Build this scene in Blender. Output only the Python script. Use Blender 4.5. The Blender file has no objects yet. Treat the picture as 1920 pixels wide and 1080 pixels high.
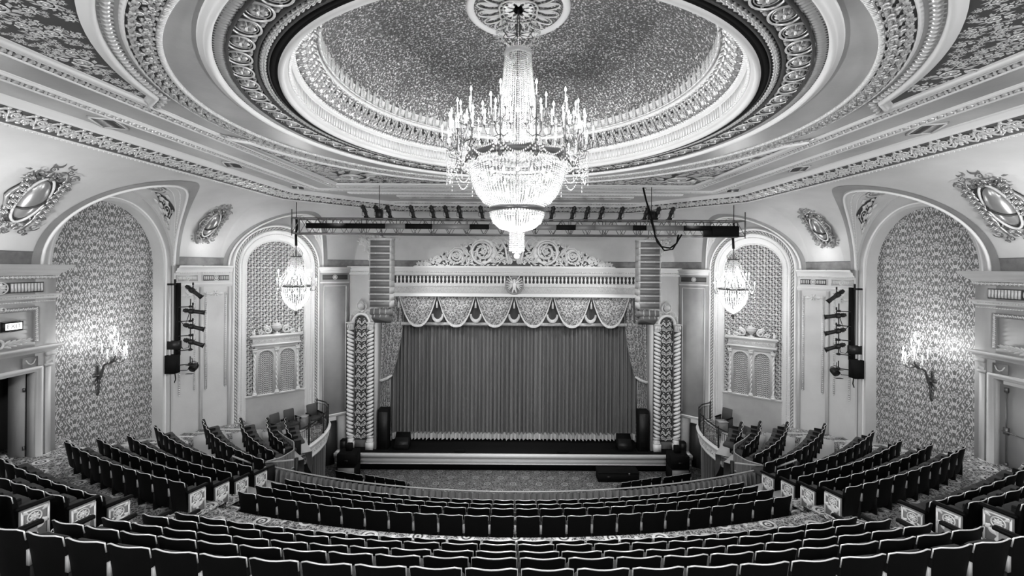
import bpy, math, random
import numpy as np
from mathutils import Vector, Matrix
random.seed(7)
S = bpy.context.scene
COL = S.collection
PI = math.pi
E = 10.9                       # eye height above the pit floor in metres

# ------------------------------------------------------------------ camera, world, exposure
cd = bpy.data.cameras.new('camera'); cam = bpy.data.objects.new('camera', cd); COL.objects.link(cam)
cam.location = (-0.09, 0.0, E)
cam.rotation_euler = (PI/2, math.radians(-0.4), 0)
cd.sensor_width = 36; cd.lens = 820/1920*36
cd.shift_x = -0.0008; cd.shift_y = -0.0193
cd.clip_start = 0.05; cd.clip_end = 200
S.camera = cam
W = bpy.data.worlds.new('world'); S.world = W; W.use_nodes = True
W.node_tree.nodes['Background'].inputs[0].default_value = (1, 1, 1, 1)
W.node_tree.nodes['Background'].inputs[1].default_value = 0.25
S.view_settings.view_transform = 'Standard'; S.view_settings.look = 'None'
S.view_settings.gamma = 1; S.view_settings.use_curve_mapping = False
S.view_settings.exposure = 0.3

def lamp(name, kind, loc, power, size=0.3, rot=None, spot=None, color=(1, 1, 1), shape=None, size_y=None):
    l = bpy.data.lights.new(name, kind); l.energy = power; l.color = color
    if kind == 'AREA':
        l.size = size
        if shape: l.shape = shape; l.size_y = size_y
    else: l.shadow_soft_size = size
    if kind == 'SPOT' and spot: l.spot_size = math.radians(spot); l.spot_blend = 0.7
    o = bpy.data.objects.new(name, l); COL.objects.link(o); o.location = loc
    if rot: o.rotation_euler = rot
    return o
def aim(o, p):
    o.rotation_euler = (Vector(p)-o.location).to_track_quat('-Z', 'Y').to_euler()

CHX, CHY = 0.0, 10.3
# main chandelier: lamps inside the bowl, in the cone and around the candle ring; a strong fill lamp added below the tassel
lamp('chandelier_light', 'POINT', (CHX, CHY, E+1.95), 260, 0.5)
lamp('chandelier_light', 'POINT', (CHX, CHY, E+0.05), 1150, 0.25)
lamp('chandelier_light', 'POINT', (CHX, CHY, E+3.9), 75, 0.2)
for k in range(6):
    a = k*PI/3+0.3
    lamp('candle_light', 'POINT', (CHX+1.75*math.cos(a), CHY+1.75*math.sin(a), E+3.30), 9, 0.18)
for sx in (-1, 1):
    lamp('side_chandelier_light', 'POINT', (sx*10.3, 20.6, E-1.0), 330, 0.35)
    lamp('sconce_light', 'POINT', (sx*13.5, 15.55, E-2.6), 105, 0.12)
    lamp('rear_fill_light', 'POINT', (sx*6.5, -2.0, E+1.6), 1900, 0.5)     # unseen fill lamps added behind the camera to brighten the hall
    a = lamp('cove_light', 'SPOT', (sx*12.6, 9.5, E-0.9), 420, 0.2, spot=120); aim(a, (sx*12.4, 11.5, E+3))
    lamp('pier_uplight', 'POINT', (sx*13.3, 19.4, E+.6), 14, 0.3)
    lamp('ledge_uplight', 'POINT', (sx*12.9, 10.6, E+.6), 40, 0.3)
    a = lamp('stage_wash', 'SPOT', (sx*8.3, 19.4, E+1.3), 1300, 0.2, spot=70); aim(a, (-sx*2.5, 25, E-5.0))
    a = lamp('apron_light', 'SPOT', (sx*3.0, 17.8, E+1.2), 800, 0.2, spot=95); aim(a, (sx*3.5, 23.2, E-10))  # spot under the truss, added to brighten the stage front
    a = lamp('box_light', 'SPOT', (sx*7.0, 17.8, E+1.9), 420, 0.25, spot=80); aim(a, (sx*11.0, 18.0, E-7))

# ------------------------------------------------------------------ geometry kit
class G:
    """a bag of vertices, quads and triangles"""
    def __init__(s, v=None, q=None, t=None):
        s.v = np.zeros((0, 3)) if v is None else np.asarray(v, float).reshape(-1, 3)
        s.q = np.zeros((0, 4), int) if q is None or len(q) == 0 else np.asarray(q, int).reshape(-1, 4)
        s.t = np.zeros((0, 3), int) if t is None or len(t) == 0 else np.asarray(t, int).reshape(-1, 3)
    def __add__(s, o):
        n = len(s.v)
        return G(np.vstack([s.v, o.v]), np.vstack([s.q, o.q+n]), np.vstack([s.t, o.t+n]))
    def sc(s, x, y=None, z=None):
        y = x if y is None else y; z = x if z is None else z
        g = G(s.v*np.array([x, y, z]), s.q, s.t)
        if x*y*z < 0: g.q = g.q[:, ::-1]; g.t = g.t[:, ::-1]
        return g
    def mv(s, x=0, y=0, z=0): return G(s.v+np.array([x, y, z]), s.q, s.t)
    def rot(s, axis, a):
        R = np.array(Matrix.Rotation(a, 3, axis)); return G(s.v @ R.T, s.q, s.t)
    def mx(s, M):
        M = np.array(M); return G(s.v @ M[:3, :3].T+M[:3, 3], s.q, s.t)
    def map(s, fn): return G(fn(s.v[:, 0], s.v[:, 1], s.v[:, 2]), s.q, s.t)
    def flip(s): return G(s.v, s.q[:, ::-1], s.t[:, ::-1])
    def put(s, origin, u, n):
        """local (u, z, n) coordinates set up in a wall frame; local z is up"""
        u = np.array(u, float); n = np.array(n, float); o = np.array(origin, float)
        zz = np.cross(n, u)
        return G(o+s.v[:, :1]*u+s.v[:, 1:2]*zz+s.v[:, 2:3]*n, s.q, s.t)
def cat(gs):
    gs = [g for g in gs if len(g.v)]
    if not gs: return G()
    off = np.cumsum([0]+[len(g.v) for g in gs[:-1]])
    return G(np.vstack([g.v for g in gs]), np.vstack([g.q+o for g, o in zip(gs, off)]), np.vstack([g.t+o for g, o in zip(gs, off)]))
def rep(g, offs):
    """copies of g moved by each (x, y, z)"""
    offs = np.asarray(offs, float).reshape(-1, 3); n = len(g.v); k = len(offs)
    v = (g.v[None]+offs[:, None]).reshape(-1, 3); b = (np.arange(k)*n)[:, None, None]
    return G(v, (g.q[None]+b).reshape(-1, 4), (g.t[None]+b).reshape(-1, 3))
def box(x0, x1, y0, y1, z0, z1):
    v = [(x, y, z) for z in (z0, z1) for y in (y0, y1) for x in (x0, x1)]
    return G(v, [(0, 2, 3, 1), (4, 5, 7, 6), (0, 1, 5, 4), (2, 6, 7, 3), (0, 4, 6, 2), (1, 3, 7, 5)])
def cbox(c, s): return box(c[0]-s[0]/2, c[0]+s[0]/2, c[1]-s[1]/2, c[1]+s[1]/2, c[2]-s[2]/2, c[2]+s[2]/2)
def bbox(x0, x1, y0, y1, z0, z1, b):
    """box with chamfered vertical (z) edges and a chamfered top"""
    def ring(z, i):
        X0, X1, Y0, Y1 = x0+i, x1-i, y0+i, y1-i; c = b
        return [(X0+c, Y0, z), (X1-c, Y0, z), (X1, Y0+c, z), (X1, Y1-c, z), (X1-c, Y1, z), (X0+c, Y1, z), (X0, Y1-c, z), (X0, Y0+c, z)]
    P = np.array([ring(z0, 0), ring(z1-b, 0), ring(z1, b*.7)])
    g = grid(P, cu=True)
    n = len(g.v); top = 16; g.q = np.vstack([g.q, [(top, top+1, top+2, top+3), (top, top+3, top+4, top+7), (top+4, top+5, top+6, top+7)], [(3, 2, 1, 0), (7, 4, 3, 0), (7, 6, 5, 4)]])
    return g
def grid(P, cu=False, cv=False):
    """P (rows, cols, 3); cu closes the columns, cv the rows"""
    P = np.asarray(P, float); r, c = P.shape[:2]
    i = np.arange(r if cv else r-1)[:, None]; j = np.arange(c if cu else c-1)[None]
    a = i*c+j; b = i*c+(j+1) % c; d = ((i+1) % r)*c+j; e = ((i+1) % r)*c+(j+1) % c
    return G(P.reshape(-1, 3), np.stack([a, b, e, d], -1).reshape(-1, 4))
def lathe(prof, n=16, a0=0, a1=2*PI):
    full = abs(a1-a0-2*PI) < 1e-6
    a = np.linspace(a0, a1, n, endpoint=not full)
    P = np.array([[(r*math.cos(t), r*math.sin(t), z) for t in a] for r, z in prof])
    return grid(P, cu=full)
def tube(pts, r, n=6, caps=True, squash=None):
    pts = np.asarray(pts, float); m = len(pts)
    r = np.full(m, r) if np.isscalar(r) else np.asarray(r, float)
    T = np.gradient(pts, axis=0); T /= np.linalg.norm(T, axis=1)[:, None]+1e-12
    up = np.array([0, 0, 1.]) if abs(T[0][2]) < .9 else np.array([1., 0, 0])
    A = np.zeros((m, 3)); B = np.zeros((m, 3)); pa = np.cross(T[0], up); pa /= np.linalg.norm(pa)
    for i in range(m):
        pa = pa-T[i]*np.dot(pa, T[i]); pa /= np.linalg.norm(pa)+1e-12; A[i] = pa; B[i] = np.cross(T[i], pa)
    th = np.arange(n)*2*PI/n
    P = pts[:, None]+r[:, None, None]*(np.cos(th)[None, :, None]*A[:, None]+np.sin(th)[None, :, None]*B[:, None])
    g = grid(P, cu=True)
    if caps:
        tr = [(0, k+1, k) for k in range(1, n-1)]+[((m-1)*n, (m-1)*n+k, (m-1)*n+k+1) for k in range(1, n-1)]
        g.t = np.array(tr)
    return g
def bar(a, b, r, n=6): return tube([a, b], r, n)
def poly(pts, fn=None):
    """flat convex fan"""
    pts = np.asarray(pts, float); c = pts.mean(0); n = len(pts)
    return G(np.vstack([pts, c]), None, [(k, (k+1) % n, n) for k in range(n)])
def disc_ring(r0, r1, n, z=0):
    return lathe([(r0, z), (r1, z)], n)
def octa(r, h=None):
    h = h or r
    return G([(r, 0, 0), (0, r, 0), (-r, 0, 0), (0, -r, 0), (0, 0, h), (0, 0, -h)], None, [(0, 1, 4), (1, 2, 4), (2, 3, 4), (3, 0, 4), (1, 0, 5), (2, 1, 5), (3, 2, 5), (0, 3, 5)])
def extrude(pts, d):
    """outline (x, y) counter-clockwise, given thickness 0..d along z; star-shaped about its centroid"""
    p = np.asarray(pts, float); n = len(p); c = p.mean(0)
    v = np.vstack([np.c_[p, np.zeros(n)], np.c_[p, np.full(n, d)], [[c[0], c[1], 0]], [[c[0], c[1], d]]])
    k = np.arange(n); k2 = (k+1) % n
    return G(v, np.stack([k, k2, k2+n, k+n], -1), np.vstack([np.stack([k+n, k2+n, np.full(n, 2*n+1)], -1), np.stack([k2, k, np.full(n, 2*n)], -1)]))

def mesh_of(g, name, smooth=False, uv=None):
    me = bpy.data.meshes.new(name)
    nq, nt = len(g.q), len(g.t)
    me.vertices.add(len(g.v)); me.vertices.foreach_set('co', g.v.ravel())
    me.loops.add(nq*4+nt*3); me.polygons.add(nq+nt)
    me.loops.foreach_set('vertex_index', np.concatenate([g.q.ravel(), g.t.ravel()]).astype(np.int32))
    me.polygons.foreach_set('loop_start', np.concatenate([np.arange(nq)*4, nq*4+np.arange(nt)*3]).astype(np.int32))
    if smooth: me.polygons.foreach_set('use_smooth', np.ones(nq+nt, bool))
    me.update(calc_edges=True); me.validate()
    if uv is not None:
        lay = me.uv_layers.new(name='UVMap'); li = np.zeros(len(me.loops), np.int32); me.loops.foreach_get('vertex_index', li)
        lay.data.foreach_set('uv', np.asarray(uv, float)[li].ravel())
    return me
def tag(o, label=None, cat_=None, group=None, kind=None):
    if label: o['label'] = label
    if cat_: o['category'] = cat_
    if group: o['group'] = group
    if kind: o['kind'] = kind
    return o
def obj(name, g, mat, parent=None, smooth=False, loc=None, rot=None, uv=None, **kw):
    me = g if isinstance(g, bpy.types.Mesh) else mesh_of(g, name, smooth, uv)
    if mat is not None and not me.materials: me.materials.append(mat)
    o = bpy.data.objects.new(name, me); COL.objects.link(o)
    if parent is not None: o.parent = parent
    if loc is not None: o.location = loc
    if rot is not None: o.rotation_euler = rot
    return tag(o, kw.get('label'), kw.get('cat_'), kw.get('group'), kw.get('kind'))
def empty(name, loc=(0, 0, 0), label=None, cat_=None, group=None, kind=None, rz=0):
    o = bpy.data.objects.new(name, None); COL.objects.link(o); o.location = loc; o.rotation_euler[2] = rz
    o.empty_display_size = .1
    return tag(o, label, cat_, group, kind)
def dup(o, parent=None, loc=None, rz=None, label=None, group=None):
    c = o.copy(); COL.objects.link(c)
    if parent is not None: c.parent = parent
    for ch in list(KIDS(o)): dup(ch, c)
    if loc is not None: c.location = loc
    if rz is not None: c.rotation_euler[2] = rz
    if label: c['label'] = label
    if group: c['group'] = group
    return c
def KIDS(o): return [c for c in o.children]
_mm = {}
def mirror(o, parent=None, label=None):
    """the same thing on the other side of the hall (X negated in the mesh itself)"""
    c = o.copy(); COL.objects.link(c)
    if o.data is not None and o.type == 'MESH':
        if o.data.name not in _mm:
            m = o.data.copy(); m.transform(Matrix.Scale(-1, 4, (1, 0, 0))); m.flip_normals(); _mm[o.data.name] = m
        c.data = _mm[o.data.name]
    c.parent = parent
    c.location = (-o.location.x, o.location.y, o.location.z)
    r = o.rotation_euler; c.rotation_euler = (r[0], -r[1], -r[2])
    if label: c['label'] = label
    for ch in list(o.children): mirror(ch, c)
    return c
def relabel(o, a, b):
    for x in [o]+list(o.children_recursive):
        if x.get('label'): x['label'] = x['label'].replace(a, b)

class Path:
    """points with a constant or per-point outward direction h; maps (s, t, h) -> xyz"""
    def __init__(s, pts, h, closed=False):
        p = np.asarray(pts, float)
        if closed: p = np.vstack([p, p[:1]])
        s.closed = closed; s.p = p
        H = np.broadcast_to(np.asarray(h, float), p.shape) if np.ndim(h) == 1 else np.asarray(h, float)
        if closed and len(H) < len(p): H = np.vstack([H, H[:1]])
        d = np.diff(p, axis=0); L = np.linalg.norm(d, axis=1); s.s = np.concatenate([[0], np.cumsum(L)]); s.L = s.s[-1]
        d = d/(L[:, None]+1e-12)
        if closed: a = np.vstack([d[-1:], d]); b = np.vstack([d, d[:1]])
        else: a = np.vstack([d[:1], d]); b = np.vstack([d, d[-1:]])
        T = a+b; T /= np.linalg.norm(T, axis=1)[:, None]+1e-12
        cosn = np.clip((T*b).sum(1), .4, 1)
        s.H = H; s.T = np.cross(H, T)/cosn[:, None]
    def _i(s, A, x): return np.stack([np.interp(x, s.s, A[:, k]) for k in range(3)], -1)
    def __call__(s, x, t, h):
        x = np.asarray(x, float)
        if s.closed: x = np.mod(x, s.L)
        return s._i(s.p, x)+s._i(s.T, x)*np.asarray(t)[:, None]+s._i(s.H, x)*np.asarray(h)[:, None]
    def sweep(s, prof, closed=False):
        P = np.array([s.p+s.T*t+s.H*h for t, h in prof])
        return grid(P, cv=closed)
    def strip(s, motif, pitch, s0=0, s1=None, t=0, h=0, w=1, hh=1, alt=False, fit=True):
        """repeat a unit-length motif along the path; w scales its width, hh its height"""
        s1 = s.L if s1 is None else s1; n = max(1, int(round((s1-s0)/pitch))); pp = (s1-s0)/n if fit else pitch
        m = motif.sc(pp, w, hh)
        if alt:
            a = rep(m, [(s0+k*pp, t, h) for k in range(0, n, 2)]); b = rep(m.sc(1, -1, 1).mv(0, 0, 0), [(s0+k*pp, t, h) for k in range(1, n, 2)])
            g = a+b if n > 1 else a
        else: g = rep(m, [(s0+k*pp, t, h) for k in range(n)])
        return g.map(s)

# ornament motifs: x along 0..1, y across -.5.. .5, z height 0..1
def m_bead(n=6, a=.42, b=.42): 
    return lathe([(1, 0), (.75, .66), (.02, 1)], n).sc(a, b, 1).mv(.5)
def m_dentil(w=.6): return box(.5-w/2, .5+w/2, -.5, .5, 0, 1)
def m_leaf(n=7, lobes=3, curl=.5):
    """acanthus leaf lying along x"""
    if n >= 7:
        gs = [m_leaf(5, 1, .4).sc(.42-.03*k, .30-.03*k, .8).rot('Z', sg*(.95-.12*k)).mv(.04+.17*k, sg*.03, .05) for k in range(5) for sg in (-1, 1)]
        return cat(gs+[m_leaf(5, 1, .3).sc(.4, .3, .8).mv(.66, 0, .05), tube([(0, 0, .2), (.35, 0, .6), (.7, 0, .65), (.95, 0, .3)], [.05, .05, .04, .02], 4)])
    P = []
    for i in range(n):
        f = i/(n-1); w = (math.sin(PI*min(1, f*1.02+.06))**.7)*(.36+.12*math.cos(2*PI*lobes*f)); w = max(w, .02)
        hz = .3+curl*math.sin(PI*f)
        P.append([(f, -w, 0), (f-.02, -w*.55, hz*.9), (f, 0, hz*.55), (f-.02, w*.55, hz*.9), (f, w, 0)])
    return grid(P)
def m_spiral(turns=1.6, r0=.46, r1=.05, th=.07, n=22, h=.6, ccw=1, a0=0):
    a = np.linspace(0, turns*2*PI, n); r = r0+(r1-r0)*(a/a[-1])**.8
    pts = np.c_[r*np.cos(a0+ccw*a), r*np.sin(a0+ccw*a), np.full(n, .3)]
    rad = th*(1-.5*a/a[-1])
    g = tube(pts, rad, 4, True)
    g.v[:, 2] = np.clip(.3+(g.v[:, 2]-.3)*h/.07*.8, 0, 1)
    return g
def m_flower(n=6, r=.3):
    gs = [m_leaf(4, 1).sc(r, r*.9, .7).rot('Z', 2*PI*k/n) for k in range(n)]
    return cat(gs+[lathe([(.09, 0), (.08, .8), (.01, 1)], 6).sc(r*3, r*3, 1)])
def m_rinceau():
    """one wave of running scrollwork, length 1"""
    gs = []
    x = np.linspace(0, 1, 17); st = tube(np.c_[x, .33*np.sin(2*PI*x), np.full(17, .2)], .05, 4); st.v[:, 2] = np.clip(.2+(st.v[:, 2]-.2)*9, 0, .8); gs.append(st)
    for sx, sy in ((.25, 1), (.75, -1)):
        gs.append(m_spiral(1.3, .26, .05, .055, 14, .6, sy, 0 if sy > 0 else 0).mv(sx, -.12*sy, .1))
        gs.append(m_flower(5, .12).mv(sx, -.12*sy, .2))
        for k, (dx, dy, an) in enumerate([(-.2, .05, 2.3), (.2, .12, .9), (.05, .3, 1.7), (-.08, -.26, -2.0)]):
            gs.append(m_leaf(5, 2).sc(.2, .2, .6).rot('Z', an*sy).mv(sx+dx, dy*sy, .05))
    return cat(gs)
def m_leafpair():
    """egg and leaf moulding unit"""
    return cat([m_leaf(5, 2).sc(.9, .9, .8).rot('Z', PI/2).mv(.3, -.45, 0), lathe([(1, 0), (.7, .7), (.02, 1)], 6).sc(.17, .36, .9).mv(.8, 0, 0)])
def m_rope(): 
    a = tube([(0, -.45, .1), (.35, -.15, .75), (.75, .15, .75), (1.1, .45, .1)], [.12, .2, .2, .12], 5); a.v[:, 2] = np.clip(a.v[:, 2], 0, 1); return a
def m_greek(): 
    return cat([box(0, 1, .38, .5, 0, .8), box(0, 1, -.5, -.38, 0, .8), box(.1, .2, -.38, .2, 0, .8), box(.1, .75, .1, .22, 0, .8), box(.65, .75, -.2, .2, 0, .8), box(.38, .75, -.22, -.12, 0, .8)])
M_BEAD, M_DENT, M_LEAF, M_RIN, M_LP, M_ROPE, M_GREEK = m_bead(), m_dentil(), m_leaf(), m_rinceau(), m_leafpair(), m_rope(), m_greek()
def m_foliage(seed, n=9):
    """dense carved foliage for one unit of a wide band"""
    r = random.Random(seed); gs = []
    for k in range(n):
        x, y = r.random(), r.uniform(-.38, .38)
        gs.append(m_leaf(5, 2).sc(r.uniform(.3, .48), r.uniform(.28, .4), r.uniform(.5, 1)).rot('Z', r.uniform(0, 2*PI)).mv(x, y, 0))
    for k in range(2):
        gs.append(m_spiral(1.2, .17, .04, .05, 10, .6, r.choice((-1, 1)), r.uniform(0, 6)).mv(.25+.5*k, r.uniform(-.2, .2), .2))
    gs.append(m_flower(6, .17).mv(.5, 0, .15))
    return cat(gs)
M_FOL = m_foliage(3, 12)
def m_fine(seed, n=26, l0=.17, l1=.28):
    """fine dense leafage for one unit of a band"""
    r = random.Random(seed); gs = []
    for k in range(n):
        gs.append(m_leaf(4, 1).sc(r.uniform(l0, l1), r.uniform(.14, .22), r.uniform(.5, 1)).rot('Z', r.uniform(0, 2*PI)).mv((k+.5)/n, r.uniform(-.40, .40), 0))
    for k in range(3): gs.append(m_spiral(1.1, .13, .03, .035, 9, .6, r.choice((-1, 1)), r.uniform(0, 6)).mv(.17+.33*k, r.uniform(-.25, .25), .2))
    return cat(gs)
M_FINE = m_fine(5)
# ------------------------------------------------------------------ materials (all grey: the photograph is black and white)
def mat(name, base=.5, rough=.6, metal=0, spec=.5, emit=0):
    m = bpy.data.materials.new(name); m.use_nodes = True; b = m.node_tree.nodes['Principled BSDF']
    b.inputs['Base Color'].default_value = (base, base, base, 1); b.inputs['Roughness'].default_value = rough
    b.inputs['Metallic'].default_value = metal; b.inputs['Specular IOR Level'].default_value = spec
    if emit: b.inputs['Emission Color'].default_value = (1, 1, 1, 1); b.inputs['Emission Strength'].default_value = emit
    return m
class NT:
    """small wrapper to write shader nodes in a line"""
    def __init__(s, m): s.t = m.node_tree; s.b = s.t.nodes['Principled BSDF']
    def n(s, typ, **kw):
        x = s.t.nodes.new(typ)
        for k, v in kw.items():
            if k.startswith('i_'):
                key = k[2:]; key = int(key) if key.isdigit() else key.replace('_', ' ')
                if hasattr(v, 'is_output') or isinstance(v, bpy.types.NodeSocket): s.t.links.new(v, x.inputs[key])
                else: x.inputs[key].default_value = v
            else: setattr(x, k, v)
        return x
    def m(s, op, a, b=0, c=0):
        x = s.t.nodes.new('ShaderNodeMath'); x.operation = op
        for i, v in enumerate((a, b, c)):
            if isinstance(v, bpy.types.NodeSocket): s.t.links.new(v, x.inputs[i])
            else: x.inputs[i].default_value = v
        return x.outputs[0]
    def ramp(s, f, stops, interp='LINEAR'):
        x = s.t.nodes.new('ShaderNodeValToRGB'); x.color_ramp.interpolation = interp
        while len(x.color_ramp.elements) < len(stops): x.color_ramp.elements.new(.5)
        for e, (p, c) in zip(x.color_ramp.elements, stops): e.position = p; e.color = (c, c, c, 1)
        s.t.links.new(f, x.inputs[0]); return x.outputs[0]
    def base(s, sock): s.t.links.new(sock, s.b.inputs['Base Color'])
    def bump(s, h, strength=.3, dist=.02):
        x = s.n('ShaderNodeBump', i_Strength=strength, i_Distance=dist, i_Height=h); s.t.links.new(x.outputs[0], s.b.inputs['Normal'])
def obj_co(N): return N.n('ShaderNodeTexCoord').outputs['Object']
def uv_co(N): return N.n('ShaderNodeTexCoord').outputs['UV']

def plaster(name, base, var=.06, rough=.55, scale=.6):
    m = mat(name, base, rough); N = NT(m); co = obj_co(N)
    a = N.n('ShaderNodeTexNoise', i_Vector=co, i_Scale=scale, i_Detail=6, i_Roughness=.6).outputs[0]
    N.base(N.ramp(a, [(.3, max(0, base-var)), (.7, base+var)]))
    b = N.n('ShaderNodeTexNoise', i_Vector=co, i_Scale=14, i_Detail=5).outputs[0]; N.bump(b, .12, .02)
    return m
PL = plaster('wall_plaster', .36)
PLL = plaster('pale_plaster', .50, .04)
PLM = plaster('ceiling_plaster', .31, .08, .32, .35)
PLC = plaster('cove_plaster', .43, .06, .45, .4)
PLD = plaster('painted_grey_plaster', .20, .05)
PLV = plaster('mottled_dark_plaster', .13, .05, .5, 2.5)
WHITE = mat('cream_moulding', .66, .45)
GILT = mat('gilded_relief', .56, .34, .3)
GILT2 = mat('pale_relief', .58, .42, .1)
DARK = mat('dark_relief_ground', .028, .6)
DARK2 = mat('dark_grey_relief_ground', .055, .6)  # own dark grey paint, a little lighter than the other ground
BLACK = mat('black_metal', .008, .5, 0, .3)
BLACKM = mat('matt_black', .004, .8, 0, .12)
STEEL = mat('truss_aluminium', .16, .4, .7)
LEAFM = mat('antique_leafwork', .36, .30, .45)
BRONZE = mat('bronzed_relief', .34, .30, .65)
BRONZD = mat('bronzed_ground', .10, .35, .5)
BRASS = mat('dark_brass', .16, .35, .8)
RIM = mat('seat_rim', .75, .28, .4)
SEATB = mat('seat_back_shell', .003, .6, 0, .08)
VELV = mat('seat_velvet', .03, .85)
SEATW = mat('seat_standard', .30, .5)
VESTD = mat('near_black_vestibule', .03, .5)  # near-black tone of the vestibule walls past the open door
DOORM = plaster('door_paint', .30, .02)
CONC = plaster('tier_paint', .46, .03, .4, .8)
BULB = mat('lit_bulb', 1, .5, 0, .5, 14)
BULBS = mat('lit_bulb_small', 1, .5, 0, .5, 24)
EXITM = mat('exit_face', .9, .5, 0, .5, 1.6)
CANDLE = mat('candle_sleeve', .85, .4, 0, .5)
SPK = mat('speaker_grille', .13, .5); SPKF = mat('speaker_frame', .42, .45)

def crystal():
    m = bpy.data.materials.new('cut_crystal'); m.use_nodes = True; t = m.node_tree; t.nodes.clear()
    o = t.nodes.new('ShaderNodeOutputMaterial'); g = t.nodes.new('ShaderNodeBsdfGlossy'); g.inputs['Roughness'].default_value = .12
    tr = t.nodes.new('ShaderNodeBsdfTranslucent'); tr.inputs[0].default_value = (.85, .85, .85, 1)
    d = t.nodes.new('ShaderNodeBsdfDiffuse'); d.inputs[0].default_value = (.85, .85, .85, 1)
    a = t.nodes.new('ShaderNodeMixShader'); a.inputs[0].default_value = .45; b = t.nodes.new('ShaderNodeMixShader'); b.inputs[0].default_value = .3
    t.links.new(tr.outputs[0], a.inputs[1]); t.links.new(d.outputs[0], a.inputs[2]); t.links.new(a.outputs[0], b.inputs[1]); t.links.new(g.outputs[0], b.inputs[2])
    t.links.new(b.outputs[0], o.inputs[0]); return m
CRYST = crystal()

def damask(name, lo, hi, sc=.62, aspect=1.35, seed=0, rough=.5, lw=.5):
    """mirrored half-drop floral damask, all from maths and one looped noise"""
    m = mat(name, hi, rough); N = NT(m); co = uv_co(N)
    sp = N.n('ShaderNodeSeparateXYZ', i_0=co); x, y = sp.outputs[0], sp.outputs[1]
    u = N.m('DIVIDE', x, sc); v = N.m('DIVIDE', y, sc*aspect)
    col = N.m('FLOOR', u); odd = N.m('MULTIPLY', N.m('MODULO', N.m('ABSOLUTE', col), 2.0), .5)
    fu = N.m('ABSOLUTE', N.m('SUBTRACT', N.m('FRACT', u), .5))          # 0 centre .. .5 edge
    v2 = N.m('ADD', v, odd); fv = N.m('FRACT', v2)
    cy = N.m('COSINE', N.m('MULTIPLY', v2, 2*PI)); sy = N.m('SINE', N.m('MULTIPLY', v2, 2*PI))
    # ogee net: |fu| against a cosine wave, shared with the half-dropped neighbour
    net = N.m('ABSOLUTE', N.m('SUBTRACT', fu, N.m('MULTIPLY_ADD', cy, -.17, .27)))
    netl = N.m('LESS_THAN', net, .022)
    net2 = N.m('LESS_THAN', N.m('ABSOLUTE', N.m('SUBTRACT', net, .055)), .012)
    # mirrored foliage
    vec = N.n('ShaderNodeCombineXYZ', i_0=N.m('MULTIPLY', fu, 5.2), i_1=N.m('MULTIPLY', cy, .75), i_2=N.m('MULTIPLY', sy, .75))
    nz = N.n('ShaderNodeTexNoise', noise_dimensions='4D', i_Vector=vec.outputs[0], i_W=seed+1.3, i_Scale=1.55, i_Detail=1.5, i_Distortion=1.1).outputs[0]
    fol = N.m('GREATER_THAN', nz, .5); line = N.m('LESS_THAN', N.m('ABSOLUTE', N.m('SUBTRACT', nz, .5)), .028)
    # a palmette in the middle of each ogee
    dy = N.m('MULTIPLY', N.m('SUBTRACT', N.m('FRACT', N.m('ADD', v2, 0.0)), .5), 1.5)
    rr = N.m('SQRT', N.m('ADD', N.m('MULTIPLY', fu, fu), N.m('MULTIPLY', dy, dy))); an = N.m('ARCTAN2', fu, dy)
    pet = N.m('MULTIPLY_ADD', N.m('ABSOLUTE', N.m('COSINE', N.m('MULTIPLY', an, 3.5))), .09, .10)
    flo = N.m('LESS_THAN', rr, pet); flr = N.m('LESS_THAN', N.m('ABSOLUTE', N.m('SUBTRACT', rr, pet)), .022)
    core = N.m('LESS_THAN', rr, .05)
    near = N.m('GREATER_THAN', rr, .24)
    # tone: foliage gives alternating light/dark, lines are dark, palmette dark with light outline
    f = N.m('MULTIPLY', fol, near); f = N.m('MAXIMUM', f, 0)
    f = N.m('MULTIPLY', f, N.m('SUBTRACT', 1, net2)); f = N.m('MAXIMUM', f, netl)
    f = N.m('MULTIPLY', f, N.m('SUBTRACT', 1, N.m('MULTIPLY', line, .8)))
    f = N.m('MAXIMUM', f, flr); f = N.m('MAXIMUM', f, core); f = N.m('MAXIMUM', f, N.m('MULTIPLY', N.m('MULTIPLY', flo, .35), 1))
    N.base(N.ramp(f, [(.0, lo), (1, hi)]))
    return m
DAM = damask('damask_wallpaper', .11, .54, .66, 1.4, 0)
DAMC = damask('damask_valance', .09, .50, .66, 1.2, 4)
DAMP = damask('scroll_panel_cloth', .03, .7, .24, 1.3, 7)

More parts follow.
